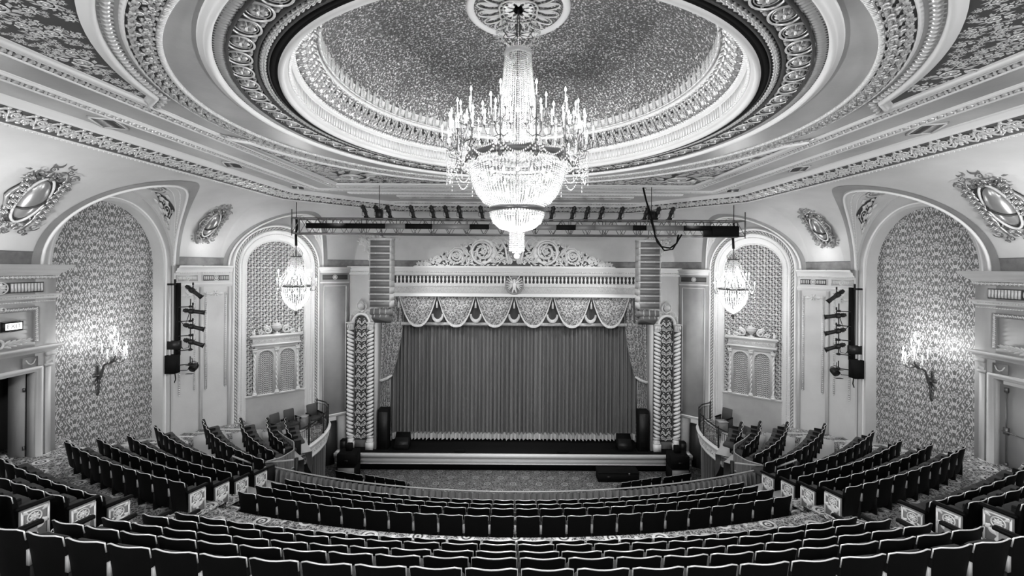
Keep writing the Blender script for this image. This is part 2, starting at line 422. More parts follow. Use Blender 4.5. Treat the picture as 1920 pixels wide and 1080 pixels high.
def carpet(name, ring, lo=.02, hi=.30, rings=.34):
    m = mat(name, .1, .9); N = NT(m); co = obj_co(N)
    sp = N.n('ShaderNodeSeparateXYZ', i_0=co); x, y = sp.outputs[0], sp.outputs[1]
    def lat(ox, oy, per):
        a = N.m('SUBTRACT', N.m('FRACT', N.m('ADD', N.m('DIVIDE', x, per), ox)), .5); b = N.m('SUBTRACT', N.m('FRACT', N.m('ADD', N.m('DIVIDE', y, per), oy)), .5)
        return N.m('MULTIPLY', N.m('SQRT', N.m('ADD', N.m('MULTIPLY', a, a), N.m('MULTIPLY', b, b))), per)
    d = N.m('MINIMUM', lat(0, 0, ring), lat(.5, .5, ring)); d2 = N.m('MINIMUM', lat(.5, 0, ring), lat(0, .5, ring))
    rg = N.m('LESS_THAN', N.m('ABSOLUTE', N.m('SUBTRACT', d, rings*.5)), rings*.11)
    dot = N.m('LESS_THAN', N.m('ABSOLUTE', N.m('SUBTRACT', d, rings*.18)), rings*.07); dot2 = N.m('LESS_THAN', d2, rings*.16)
    ins = N.m('GREATER_THAN', d, rings*.62)
    nz = N.n('ShaderNodeTexNoise', i_Vector=co, i_Scale=9, i_Detail=2, i_Distortion=1.5).outputs[0]
    leaf = N.m('LESS_THAN', N.m('ABSOLUTE', N.m('SUBTRACT', nz, .5)), .035)
    vo = N.n('ShaderNodeTexVoronoi', i_Vector=co, i_Scale=7, feature='DISTANCE_TO_EDGE').outputs[0]
    vl = N.m('LESS_THAN', vo, .07)
    f = N.m('MAXIMUM', N.m('MULTIPLY', N.m('MAXIMUM', N.m('MULTIPLY', leaf, .75), N.m('MULTIPLY', vl, .5)), ins), N.m('MAXIMUM', rg, N.m('MAXIMUM', dot, dot2)))
    N.base(N.ramp(f, [(0, lo), (1, hi)]))
    return m
CARP = carpet('patterned_carpet', 1.05, .045, .62, .30)
CARPP = carpet('pit_carpet', 1.3, .03, .42, .27)

def cloth(name, lo, hi, scale=30, rough=.8):
    m = mat(name, hi, rough); N = NT(m); co = obj_co(N)
    a = N.n('ShaderNodeTexNoise', i_Vector=N.n('ShaderNodeMapping', i_0=co, i_3=(1, 1, .05)).outputs[0], i_Scale=scale, i_Detail=3).outputs[0]
    N.base(N.ramp(a, [(.3, lo), (.7, hi)])); m.node_tree.nodes['Principled BSDF'].inputs['Sheen Weight'].default_value = .25
    return m
CURT = cloth('stage_curtain_velvet', .095, .15, 8)
CURTV = cloth('dark_valance_velvet', .06, .075, 8)
FRINGE = cloth('curtain_fringe', .38, .62, 40)
DRAPE = cloth('rail_drape', .09, .15, 12)
DRAPED = cloth('dark_drape', .02, .035, 12)

def domeglit():
    m = mat('leafed_dome', .2, .38, .35); N = NT(m); co = obj_co(N)
    a = N.n('ShaderNodeTexNoise', i_Vector=co, i_Scale=20, i_Detail=4, i_Roughness=.72).outputs[0]
    b = N.n('ShaderNodeTexNoise', i_Vector=co, i_Scale=.7, i_Detail=2).outputs[0]
    c = N.m('ADD', a, N.m('MULTIPLY', N.m('SUBTRACT', b, .5), .1))
    N.base(N.ramp(c, [(.47, .075), (.56, .22), (.60, .80)])); N.bump(a, .5, .03)
    return m
DOME = domeglit()
# ------------------------------------------------------------------ the ceiling
ZC = E+3.4                                   # flat ceiling
DOWN = (0, 0, -1)
def ellipse(a, b, z, n=180, a0=0, a1=2*PI, cx=0, cy=10.35):
    full = abs(a1-a0-2*PI) < 1e-6
    t = np.linspace(a0, a1, n, endpoint=not full); return np.c_[cx+a*np.cos(t), cy+b*np.sin(t), np.full(len(t), z)]
def struct(name, g, m, parent=None, **kw):
    return obj(name, g, m, parent, kind=(None if parent is not None else 'structure'), **kw)
def stuff(name, g, m, parent, **kw):
    return obj(name, g, m, parent, kind='stuff', **kw)

UPL = [(-12.1, -9), (-10.55, 18.9), (-10.45, 19.7), (-7.2, 22.9), (-6.3, 23.8), (0, 23.8)]     # inner edge of the cove (left half)
LOL = [(-14.3, -9), (-14.25, 18.9), (-13.75, 20.4), (-10.05, 23.45), (-8.9, 24.3), (0, 24.3)]    # foot of the cove
full = [(x, y) for x, y in UPL]+[(-x, y) for x, y in reversed(UPL[:-1])]
def ray_hit(a, P, c):
    """distance from c in direction a to the closed outline P"""
    best = 1e9; d = (math.cos(a), math.sin(a))
    for (x0, y0), (x1, y1) in zip(P, P[1:]+P[:1]):
        ex, ey = x1-x0, y1-y0; den = d[0]*ey-d[1]*ex
        if abs(den) < 1e-9: continue
        t = ((x0-c[0])*ey-(y0-c[1])*ex)/den; s = ((x0-c[0])*d[1]-(y0-c[1])*d[0])/den
        if t > 0 and -1e-6 <= s <= 1+1e-6: best = min(best, t)
    return best
angs = sorted(set(list(np.linspace(0, 2*PI, 240, endpoint=False))+[math.atan2(y-10.15, x) % (2*PI) for x, y in full]))
rows = [[], [], [], []]
for a in angs:
    R = ray_hit(a, full, (0, 10.15)); r0 = 5.88
    for k, f in enumerate((0, .25, .6, 1)): r = r0+(R-r0)*f; rows[k].append((r*math.cos(a), 10.15+r*math.sin(a), ZC))
ceil = struct('ceiling', grid(np.array(rows), cu=True), PLM)
ceil['label'] = 'pale plaster ceiling around the round dome'
CO = ceil
# smooth shallow dish between the dome and the garland ring, with its outer step
dring = Path(ellipse(6.35, 6.35, ZC), DOWN, True)

# --- the dome: soffit ring, drum, leaf cove, shell
dome = empty('trim_1', (0, 10.15, ZC), kind='structure'); dome.scale = (.985, 1.03, 1)
def RM(r): return 5.05+(r-4.93)*.77 if r > 4.93 else r+.12
dome['label'] = 'round ornamented rim of the ceiling dome'
def dring_path(R, z, n=200): return Path([(p[0], p[1]-10.35, p[2]-ZC) for p in ellipse(RM(R), RM(R), z, n)], DOWN, True)
def dsweep(prof, n=200):
    """profile of (radius, height above the flat ceiling)"""
    return lathe([(RM(r), z) for r, z in prof], n)
obj('outer_moulding', dsweep([(6.22, .0), (6.20, -.04), (6.12, -.03), (6.10, -.07), (6.04, -.09), (5.99, -.06), (5.97, .0)]), WHITE, dome, True)
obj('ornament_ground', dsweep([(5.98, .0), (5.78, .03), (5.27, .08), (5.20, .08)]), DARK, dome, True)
c1 = dring_path(5.86, ZC+.02, 260)
stuff('leaf_border', c1.strip(m_leaf(4, 1).sc(1, 1, 1).rot('Z', PI/2).mv(.5, -.5, 0), .085, w=.2, hh=.07, h=.0), GILT, dome)
obj('bead_moulding', dsweep([(5.76, .02), (5.75, -.03), (5.70, -.04), (5.69, .04)]), DARK, dome, True)
# the ring of oval medallions: each its own part
def oval_medallion():
    r = tube(np.c_[.5*np.cos(np.linspace(0, 2*PI, 25)), .5*np.sin(np.linspace(0, 2*PI, 25)), np.full(25, .12)], .045, 4, False)
    r2 = tube(np.c_[.40*np.cos(np.linspace(0, 2*PI, 21)), .36*np.sin(np.linspace(0, 2*PI, 21)), np.full(21, .08)], .025, 4, False)
    L = [m_leaf(5, 2).sc(.34, .2, .22).rot('Z', 2*PI*k/10).mv(.03*math.cos(2*PI*k/10), 0, 0) for k in range(10)]
    cor = [m_leaf(4, 2).sc(.26, .2, .2).rot('Z', a).mv(.47*math.cos(a), .47*math.sin(a), 0) for a in (.75, -.75, PI-.75, PI+.75)]
    return cat([r, r2, lathe([(.07, 0), (.05, .2), (.01, .24)], 8)]+L+cor)
om = mesh_of(oval_medallion().sc(.38, .50, .40).rot('X', PI), 'oval_medallion'); om.materials.append(GILT)
NM = 62
for k in range(NM):
    a = 2*PI*(k+.5)/NM
    o = obj('oval_medallion', om, None, dome, loc=(RM(5.51)*math.cos(a), RM(5.51)*math.sin(a), .055), rot=(0, 0, a))
obj('groove_moulding', dsweep([(5.26, .07), (5.24, .01), (5.18, .0), (5.16, .08)]), DARK, dome, True)
stuff('rope_border', dring_path(5.07, ZC+.05).strip(M_LEAF, .13, w=.16, hh=.08), GILT2, dome)
obj('rope_ground', dsweep([(5.17, .06), (4.98, .06), (4.965, .02), (4.95, .0), (4.93, .06)]), DARK2, dome, True)
obj('light_groove', dsweep([(4.935, .05), (4.93, .01), (4.81, .01), (4.80, .05)]), BLACKM, dome, True)
obj('drum_moulding', dsweep([(4.81, .01), (4.80, -.03), (4.74, -.04), (4.72, .02), (4.70, .06), (4.66, .06), (4.65, .11), (4.63, .14)]), PLL, dome, True)
obj('drum', dsweep([(4.64, .12), (4.62, .42), (4.60, .46)]), PLL, dome, True)
fl = cat([box(.2, .8, -.5, .5, 0, 1)])
def drum_map(R):
    return lambda s, t, h: np.stack([(R+.12-h)*np.cos(s/R), (R+.12-h)*np.sin(s/R), t], -1)
stuff('fluting', rep(fl.sc(.1, .22, .02), [(k*.1, .27, 0) for k in range(int(2*PI*4.63/.1))]).map(drum_map(4.63)), GILT2, dome)
stuff('bead_row', rep(m_bead(5).sc(.075, .06, .05), [(k*.075, .13, 0) for k in range(int(2*PI*4.63/.075))]).map(drum_map(4.64)), WHITE, dome)
obj('drum_cornice', dsweep([(4.62, .42), (4.57, .45), (4.56, .50), (4.54, .52)]), GILT2, dome, True)
stuff('upper_bead_row', rep(m_bead(5).sc(.08, .06, .05), [(k*.08, .49, 0) for k in range(int(2*PI*4.56/.08))]).map(drum_map(4.57)), WHITE, dome)
# carved leaf cove
cove_g = dsweep([(4.56, .50), (4.52, .6), (4.42, .78), (4.30, .90), (4.26, .93)])
obj('leaf_cove_ground', cove_g, DARK, dome, True)
def cone_map(s, t, h):
    r = 4.66-.28*t-h*.8; z = .52+.40*t-h*.55
    return np.stack([r*np.cos(s/4.5), r*np.sin(s/4.5), z], -1)
NL = 96; pl = 2*PI*4.5/NL
lf = m_leaf(8, 3, .8).sc(1, 1.25, 1).rot('Z', PI/2).mv(.5, 0, 0); sl = m_leaf(6, 2, .6).rot('Z', PI/2).sc(.6, .7, .7)
unit = cat([lf.sc(1.15, 1, 1), sl.rot('Z', .35).mv(.05, 0, 0), sl.rot('Z', -.35).mv(.95, 0, 0), m_flower(5, .16).mv(.0, .9, .1), m_spiral(1.2, .22, .04, .06, 10, .6, 1, 1).mv(.2, .25, .1), m_spiral(1.2, .22, .04, .06, 10, .6, -1, 2).mv(.8, .25, .1)])
stuff('acanthus_leaves', rep(unit.sc(pl, 1, .16), [(k*pl, 0, 0) for k in range(NL)]).map(cone_map), LEAFM, dome)
obj('rope_ring', dsweep([(4.30, .90), (4.24, .88), (4.19, .92), (4.20, .98)]), GILT2, dome, True)
stuff('rope_ring_beads', rep(M_ROPE.sc(.09, .1, .05), [(k*.09, .93, 0) for k in range(int(2*PI*4.22/.09))]).map(drum_map(4.24)), GILT2, dome)
obj('crest_band', dsweep([(4.21, .97), (4.17, 1.2), (4.155, 1.23)]), GILT2, dome, True)
# upright leaves standing in front of the dome shell: the crest of the rim, one by one
cl = mesh_of(cat([m_leaf(7, 1, .4).sc(.34, .21, .09).rot('Z', PI/2) , box(-.12, .12, -.02, .02, 0, .05)]).rot('X', PI/2).rot('Z', -PI/2), 'crest_leaf'); cl.materials.append(GILT2)
for k in range(110):
    a = 2*PI*k/110; obj('crest_leaf', cl, None, dome, loc=(4.28*math.cos(a), 4.28*math.sin(a), .98), rot=(0, 0, a))
shell = [(4.32*math.cos(t), 1.05+1.70*math.sin(t)) for t in np.linspace(0, PI/2-.001, 16)]
obj('dome_shell', lathe(shell, 96), DOME, dome, True)

# --- plaster rose the chandelier hangs from
rose = empty('trim_2', (CHX, CHY, E+6.13), kind='structure'); rose['label'] = 'white pierced plaster rose at the top of the dome'
obj('rose_rim', lathe([(1.24, .06), (1.23, -.06), (1.18, -.10), (1.06, -.08), (1.04, -.0), (1.03, .04)], 64), WHITE, rose, True)
obj('rose_ground', lathe([(1.05, .0), (.0, .02)], 48), DARK2, rose)
pe = m_leaf(8, 1, .2)
petals = []
for k in range(16):
    a = 2*PI*(k+.5)/16
    lp = np.linspace(0, 1, 19)
    loop = np.c_[.62+.38*-np.cos(2*PI*lp)*.95, .125*np.sin(2*PI*lp)*(1+.3*np.cos(2*PI*lp)*-1), np.full(19, -.05)]
    petals.append((a, loop))
pm = mesh_of(cat([tube(petals[0][1], .022, 4, False), m_leaf(5, 2).sc(.42, .14, -.05).mv(.5, 0, -.01), lathe([(.03, 0), (.01, -.05)], 6).mv(.93, 0, 0)]), 'rose_petal'); pm.materials.append(WHITE)
for a, _ in petals: obj('rose_petal', pm, None, rose, rot=(0, 0, a))
th = np.linspace(0, 2*PI, 97); rr = .43+.07*np.abs(np.sin(th*2))
obj('rose_star', cat([tube(np.c_[rr*np.cos(th), rr*np.sin(th), np.full(97, -.1)], .025, 4, False), tube(np.c_[.8*rr*np.cos(th), .8*rr*np.sin(th), np.full(97, -.08)], .015, 4, False)]
    +[m_leaf(5, 2).sc(.25, .16, -.06).rot('Z', PI/4*k).mv(.14*math.cos(PI/4*k), .14*math.sin(PI/4*k), -.04) for k in range(8)]), GILT2, rose)
obj('rose_hole', lathe([(.11, -.08), (.10, .0), (.0, .02)], 20), BLACKM, rose)

# --- garland ring
ring = empty('trim_3', (0, 10.4, ZC), kind='structure'); ring['label'] = 'dark carved garland ring circling the dome'
def gr(a, b, z=0, n=200): return Path([(p[0], p[1]-10.35, z) for p in ellipse(a, b, 0, n)], DOWN, True)
ra, rb = 6.98, 6.62
M_FINE2 = m_fine(8, 44, .14, .24)
pth = gr(ra, rb)
obj('ring_ground', pth.sweep([(-.17, .0), (-.16, .03), (.16, .03), (.17, .0)]), DARK, ring, True)
stuff('garland_leaves', pth.strip(M_FINE2, .36, w=.34, hh=.09, h=.02), GILT, ring)
obj('inner_moulding', pth.sweep([(-.25, .0), (-.24, .03), (-.20, .03), (-.17, .05), (-.165, .0)]), GILT2, ring, True)
stuff('reeded_edge', gr(ra-.215, rb-.215).strip(box(.15, .7, -.5, .5, 0, 1), .05, w=.07, hh=.055), WHITE, ring)
obj('outer_moulding', pth.sweep([(.165, .0), (.17, .05), (.19, .05), (.20, .01), (.23, .01), (.235, .0)]), WHITE, ring, True)

# --- straight bands along the ceiling, folded round the front: one side of the hall is built and mirrored
def band(name, label, pts, width, kindof, ground=DARK2, hh=.07, pitch=.3, parent=None):
    r = empty(name, (0, 0, 0), kind='structure', label=label)
    p = Path(pts, DOWN); w = width/2
    obj('band_ground', p.sweep([(-w, .0), (-w, .02), (w, .02), (w, .0)]), ground, r)
    obj('band_edge', p.sweep([(w, 0), (w+.01, .05), (w+.06, .06), (w+.07, .02), (w+.12, .02), (w+.13, .0)]), WHITE, r)
    obj('band_edge', p.sweep([(-w-.05, 0), (-w-.04, .05), (-w, .05), (-w+.005, .0)]), WHITE, r)
    stuff('band_relief', p.strip(kindof, pitch, w=width*.95, hh=hh, h=.015), GILT, r)
    return r
def lx(x0, y): return x0+.05*(y-18)      # the side bands splay with the walls
def sideband(x18, yf, z=ZC): return [(x18-.05*(18+4), -4, z), (x18-.02, yf-.3, z)] 
def fold(x18, yf, z=ZC): 
    xa = x18-.05*(18+4)
    return [(xa, -4, z), (x18, yf, z), (-x18, yf, z), (-xa, -4, z)]
band('trim_4', 'inner leaf band of the ceiling, next to the corner panels', fold(-7.55, 18.35), .26, M_LP, hh=.06, pitch=.2)
band('trim_5', 'outer leaf band of the ceiling', fold(-8.75, 19.15), .24, M_LP, hh=.06, pitch=.2)
# front bands over the stage
for nm, lb, y, w, mot, x in (('trim_6', 'narrow beaded band of the ceiling over the stage', 19.95, .16, M_BEAD, 7.6), ('trim_7', 'dark leaf band of the ceiling over the stage', 20.95, .5, M_FINE, 5.6),
                             ('trim_8', 'dentil band of the ceiling over the stage', 22.7, .2, M_DENT, 6.6)):
    band(nm, lb, [(-x, y, ZC), (x, y, ZC)], w, mot, hh=.08 if w > .3 else .06, pitch=.42 if w > .3 else .14)
# splayed returns of the front bands
for sx in (-1, 1):
    pts = [(-9.5, 20.1, ZC), (-6.6, 22.7, ZC)]
    if sx > 0: pts = [(-x, y, z) for x, y, z in reversed(pts)]
    band('trim_9', 'short slanting dentil band of the ceiling, %s corner over the stage' % ('left' if sx < 0 else 'right'), pts, .18, M_DENT, pitch=.14)

# --- corner panels: dark ground with scrollwork, curved inner edge
def spandrel(front, sx):
    """outline in the quarter x<0; front: toward the stage"""
    a, b = 7.45, 7.05; X = lambda y: -7.30-.05*(18-y)+.35*0
    n = 26; pts = []
    if front: y1 = 17.75
    else: y1 = 2.4
    ys = np.linspace(y1, 11.9 if front else 8.8, n)
    def xe(y): return -a*math.sqrt(max(0, 1-((y-10.35)/b)**2))
    edge = [(xe(y), y) for y in ys if xe(y) > X(y)+.01]
    xs, ysE = edge[0]
    tip = edge[-1]
    outline = [(X(y1), y1)]+edge+[(X(tip[1]+(-.4 if front else .4)), tip[1]+(-.4 if front else .4))]
    o = np.array(outline)
    if not front: o = o[::-1]
    if sx > 0: o = (o*[-1, 1])[::-1]
    return o
def scrolls(cx, cy, sz, flipx=1):
    g = cat([m_spiral(1.9, .5, .05, .06, 34, .5), m_spiral(1.6, .27, .04, .05, 20, .5, -1).mv(.68, -.25, 0), m_flower(6, .2)]
            +[m_leaf(6, 3).sc(.46, .26, .5).rot('Z', 2*PI*k/9+1.15).mv(.46*math.cos(2*PI*k/9), .46*math.sin(2*PI*k/9), 0) for k in range(9)]
            +[m_leaf(5, 2).sc(.26, .2, .4).rot('Z', 2*PI*k/7+1.9).mv(.27*math.cos(2*PI*k/7), .27*math.sin(2*PI*k/7), 0) for k in range(7)]
            +[m_leaf(6, 2).sc(.5, .24, .4).rot('Z', a).mv(.5*math.cos(b), .5*math.sin(b), 0) for a, b in ((.2, -.6), (1.0, .3), (2.9, 2.2), (-2.4, 3.6), (-.9, 5))])
    return g.sc(sz*flipx, sz, -.12*min(1, sz)).mv(cx, cy, -.01)
def inside(p, O):
    x, y = p; c = False; n = len(O)
    for i in range(n):
        (x0, y0), (x1, y1) = O[i], O[(i+1) % n]
        if (y0 > y) != (y1 > y) and x < (x1-x0)*(y-y0)/(y1-y0)+x0: c = not c
    return c
def edge_dist(p, O):
    p = np.array(p); best = 9
    for i in range(len(O)):
        a, b = O[i], O[(i+1) % len(O)]; d = b-a; t = np.clip(np.dot(p-a, d)/(d@d+1e-9), 0, 1); best = min(best, np.linalg.norm(p-a-d*t))
    return best
tn = 10
for front in (True, False):
    for sx in (-1, 1):
        O = spandrel(front, sx); tn += 1
        r = empty('trim_%d' % tn, (0, 0, ZC), kind='structure')
        r['label'] = '%s corner panel of the ceiling with dark ground and carved scrolls, %s side' % ('stage-end' if front else 'rear', 'left' if sx < 0 else 'right')
        hid = 1 if front else 0                         # where the sharp corner is in the outline
        # ground: quads between the curved edge and the straight side
        crn = O[0] if (sx < 0) == front else O[-1]
        g = G(np.vstack([np.c_[O, np.full(len(O), -.012)], [[crn[0], crn[1], -.012]]]), None, [(k, k+1, len(O)) for k in range(len(O)-1)])
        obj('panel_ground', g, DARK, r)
        P = Path(np.c_[O, np.zeros(len(O))], DOWN, True)
        obj('panel_edge', P.sweep([(-.03, .0), (-.02, .07), (.05, .08), (.07, .03), (.15, .03), (.17, .0)]), WHITE, r)
        stuff('panel_border', P.strip(M_LP, .14, w=.18, hh=.05, t=-.12, h=.012), GILT, r)
        # fill with scrolls of decreasing size
        rnd = random.Random(5); placed = []; gs = []
        C = sorted([(rnd.uniform(O[:, 0].min(), O[:, 0].max()), rnd.uniform(O[:, 1].min(), O[:, 1].max())) for _ in range(4000)], key=lambda p: -edge_dist(p, O) if inside(p, O) else 9)
        for p in C:
            if not inside(p, O): continue
            d = edge_dist(p, O)-.17
            for q, s in placed: d = min(d, math.dist(p, q)-s*1.05)
            if d > .045:
                s = min(d, .8); placed.append((p, s)); gs.append(scrolls(p[0], p[1], s*1.5, rnd.choice((-1, 1))).mv(0, 0, 0))
        stuff('panel_scrolls', cat(gs), GILT, r)
        # smooth strip beyond the curved edge with a thin dark line
# --- slanting air vents in the panel next to the cornice
vn = 0
for sx in (-1, 1):
    for (x, y) in ((-9.72, 10.4), (-9.45, 14.6), (-9.25, 18.6)):
        vn += 1
        w, d = .52, .8
        r = empty('ceiling_vent', (sx*abs(x), y, ZC), label='%s metal air vent slotted in the %s side of the ceiling' % ({10.4: 'nearest', 14.6: 'middle', 18.6: 'farthest'}[y], 'left' if sx < 0 else 'right'), cat_='vent', group='ceiling air vents', rz=-.4*sx)
        obj('vent_frame', cat([box(-w/2, w/2, -d/2, -d/2+.04, -.04, 0), box(-w/2, w/2, d/2-.04, d/2, -.04, 0), box(-w/2, -w/2+.04, -d/2, d/2, -.04, 0), box(w/2-.04, w/2, -d/2, d/2, -.04, 0)]), PLL, r)
        obj('vent_backing', box(-w/2+.03, w/2-.03, -d/2+.03, d/2-.03, -.012, -.004), BLACKM, r)
        sl = mesh_of(box(-w/2+.04, w/2-.04, -.006, .006, -.035, -.013), 'slat'); sl.materials.append(BRASS)
        for k in range(12): obj('slat', sl, None, r, loc=(0, -d/2+.07+k*.06, 0), rot=(.5, 0, 0))

# --- cove between ceiling and walls, with the vaulted lunettes over the arches
ls = np.concatenate([[0], np.cumsum([math.dist(a, b) for a, b in zip(LOL, LOL[1:])])])
HZ = 3.1
def LU(s):
    L = np.array([np.interp(s, ls, [p[k] for p in LOL]) for k in (0, 1)]); U = np.array([np.interp(s, ls, [p[k] for p in UPL]) for k in (0, 1)]); return L, U
def cove(s, tau):
    """point on the cove: s along the wall foot, tau 0 foot .. 1 ceiling edge"""
    L, U = LU(s); g = 1-np.cos(tau*PI/2); return np.array([L[0]+(U[0]-L[0])*g, L[1]+(U[1]-L[1])*g, E+HZ*math.sin(tau*PI/2)])
def cove_frame(s, tau):
    e = 1e-3; p = cove(s, tau); u = cove(s+e, tau)-cove(s-e, tau); u /= np.linalg.norm(u)
    v = cove(s, min(1, tau+e))-cove(s, tau-e); v -= u*np.dot(u, v); v /= np.linalg.norm(v); n = np.cross(u, v)
    return p, u, v, n
S1 = 15.70+9; S2 = ls[2]+math.dist(LOL[2], (-11.85, 21.97))
HOODS = [(S1, 2.56, 2.86), (S2, 2.12, 2.62)]
def hood_z(s):
    z = 0
    for s0, a, b in HOODS:
        if abs(s-s0) < a: z = max(z, b*math.sqrt(1-((s-s0)/a)**2))
    return z
def tau_z(z): return math.asin(min(1, z/HZ))*2/PI
ss = sorted(set(list(np.arange(0, 20, 1.0))+list(np.arange(20, ls[-1], .12))+[ls[-1]]+list(ls)+[s0+a*f for s0, a, b in HOODS for f in list(-np.cos(np.linspace(0, PI, 40)))]))
P = np.array([[cove(s, t0+(1-t0)*f) for s in ss] for f in np.linspace(0, 1, 15) for t0 in [0]]) if False else np.array([[cove(s, tau_z(hood_z(s))+(1-tau_z(hood_z(s)))*f) for s in ss] for f in np.linspace(0, 1, 15)])
cvl = struct('wall_left', G(), PLC) if False else None
cv = struct('trim_15', grid(P), PLC, smooth=True); cv['label'] = 'curved plaster cove between left wall and ceiling'
cv2 = mirror(cv); cv2['label'] = 'curved plaster cove between right wall and ceiling'; cv2.name = 'trim_16'
MIR = []                     # left-hand things to mirror at the end: (object, new label)
# hood soffits, painted bands and trims
def hood(i, name, label):
    s0, a, b = HOODS[i]; r = empty(name, (0, 0, 0), kind='structure', label=label)
    sv = s0-a*np.cos(np.linspace(0, PI, 61))
    wallp = []; covep = []
    for s in sv:
        z = hood_z(s) if 0 < abs(s-s0) < a else (b if s == s0 else 0)
        L, U = LU(s); wallp.append((L[0], L[1], E+z)); covep.append(cove(s, tau_z(z)))
    wallp, covep = np.array(wallp), np.array(covep)
    obj('soffit', grid(np.array([wallp+(covep-wallp)*f for f in np.linspace(0, 1, 6)])), PLL, r, True)
    # trims following the mouth of the hood, lying on the cove
    def off(s_sc, z_sc, lift):
        out = []
        for s, an in zip(sv, np.linspace(0, PI, 61)):
            s_ = s0+(s-s0)*s_sc; z = b*z_sc*math.sin(an); p, u, v, n = cove_frame(s_, max(.001, min(.999, tau_z(z))))
            out.append(p+n*lift)
        return np.array(out)
    def ribbon(k0, k1, lift): return grid(np.array([off(k0[0], k0[1], lift), off(k1[0], k1[1], lift)]))
    obj('dark_painted_band', ribbon((1.02, 1.01), (1.11, 1.055), .012), PLD, r)
    e0, e1 = off(1.0, 1.0, -.02), off(1.0, 1.0, .07)
    obj('edge_roll', tube((e0+e1)/2, .045, 6), WHITE, r, True)
    rail = wallp+(covep-wallp)*np.linspace(.82, .82, 61)[:, None]
    cn = np.array([-(off(.9, .9, 0)[k]-covep[k]) for k in range(61)])
    # small carved border on the soffit near its mouth
    inn = []; hd = []
    for k in range(61):
        L, U = LU(s0); c = np.array([LU(s0)[0][0], LU(s0)[0][1], E]); w = wallp[k]+(covep[k]-wallp[k])*.86
        d = np.array([c[0]-wallp[k][0], c[1]-wallp[k][1], E-wallp[k][2]]); d /= np.linalg.norm(d)+1e-9; inn.append(w+d*.01); hd.append(d)
    pth = Path(np.array(inn), np.array(hd))
    stuff('carved_border', pth.strip(M_LP, .14, w=.1, hh=.03), GILT2, r)
    inn2 = [wallp[k]+(covep[k]-wallp[k])*.55+hd[k]*.015 for k in range(61)]
    p2 = Path(np.array(inn2), np.array(hd))
    obj('soffit_line', tube(np.array([wallp[k]+(covep[k]-wallp[k])*.72+hd[k]*.01 for k in range(61)]), .018, 4), WHITE, r)
    # oval and the two triangles of carving at the crown of the soffit
    def onsoff(x, y, h):
        """x -1..1 around the arch, y 0..1 from wall to mouth"""
        k = np.clip((x+1)*30, 0, 60); kk = np.arange(61)
        def I(A): return np.stack([np.interp(k, kk, A[:, j]) for j in range(3)], -1)
        w, c, d = I(wallp), I(covep), I(np.array(hd)); return w+(c-w)*y[:, None]+d*h[:, None]
    oa_ = np.linspace(0, 2*PI, 25)[:-1]; obj('oval_ground', poly(np.c_[.19*np.cos(oa_), .5+.20*np.sin(oa_), np.full(24, .012)]).map(onsoff), PLD, r)
    ov = oval_medallion().sc(.30, .34, .12).mv(0, .5, .02)
    obj('oval_relief', ov.map(onsoff), GILT2, r)
    for sgn in (-1, 1):
        e_ = np.linspace(0, 1, 13)[:, None]; tA = np.array([sgn*.14, .40, .01])+e_*np.array([sgn*.50, -.26, 0]); tB = np.array([sgn*.44, .72, .01])+e_*np.array([sgn*.20, -.56, 0])
        tri = grid(np.array([tA+(tB-tA)*f for f in np.linspace(0, 1, 6)])); tri = tri if sgn > 0 else tri.flip()
        obj('dark_triangle', tri.map(onsoff), DARK, r)
        sp = cat([m_spiral(1.7, .5, .05, .06, 18, .5, sgn).sc(r_, r_*1.5, .09).mv(sgn*x_, y_, .02) for x_, y_, r_ in ((.42, .46, .17), (.54, .30, .10), (.28, .42, .11), (.60, .18, .06), (.20, .42, .06), (.45, .62, .07))]
                 +[m_leaf(5, 2).sc(.09, .12, .07).rot('Z', q*2.4).mv(sgn*(.24+.035*q), .42+.16*math.sin(q*1.9)-.02*q*0.8, .02) for q in range(11)])
        obj('scroll_relief', sp.map(onsoff), GILT2, r)
    return r, wallp
h1, H1 = hood(0, 'trim_17', 'vaulted hood over the damask alcove of the left wall')
h2, H2 = hood(1, 'trim_18', 'vaulted hood over the grille arch left of the stage')
MIR += [(h1, 'left wall', 'right wall'), (h2, 'left of the stage', 'right of the stage')]
# dark painted strip along the foot of the cove between the hoods
def footstrip(sa, sb, name_, label):
    n = max(2, int((sb-sa)/.2)); s_ = np.linspace(sa, sb, n)
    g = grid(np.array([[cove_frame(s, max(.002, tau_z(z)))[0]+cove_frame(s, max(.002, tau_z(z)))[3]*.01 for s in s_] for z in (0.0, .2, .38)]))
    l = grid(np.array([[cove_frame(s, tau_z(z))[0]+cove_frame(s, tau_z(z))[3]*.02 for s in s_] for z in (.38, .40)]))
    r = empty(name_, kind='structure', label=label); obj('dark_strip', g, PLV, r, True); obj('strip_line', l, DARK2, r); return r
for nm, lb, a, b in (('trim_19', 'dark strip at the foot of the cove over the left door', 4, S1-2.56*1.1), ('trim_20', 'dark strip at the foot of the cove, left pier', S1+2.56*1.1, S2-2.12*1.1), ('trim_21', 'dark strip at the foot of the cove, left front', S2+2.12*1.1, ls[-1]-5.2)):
    MIR.append((footstrip(a, b, nm, lb), 'left', 'right'))

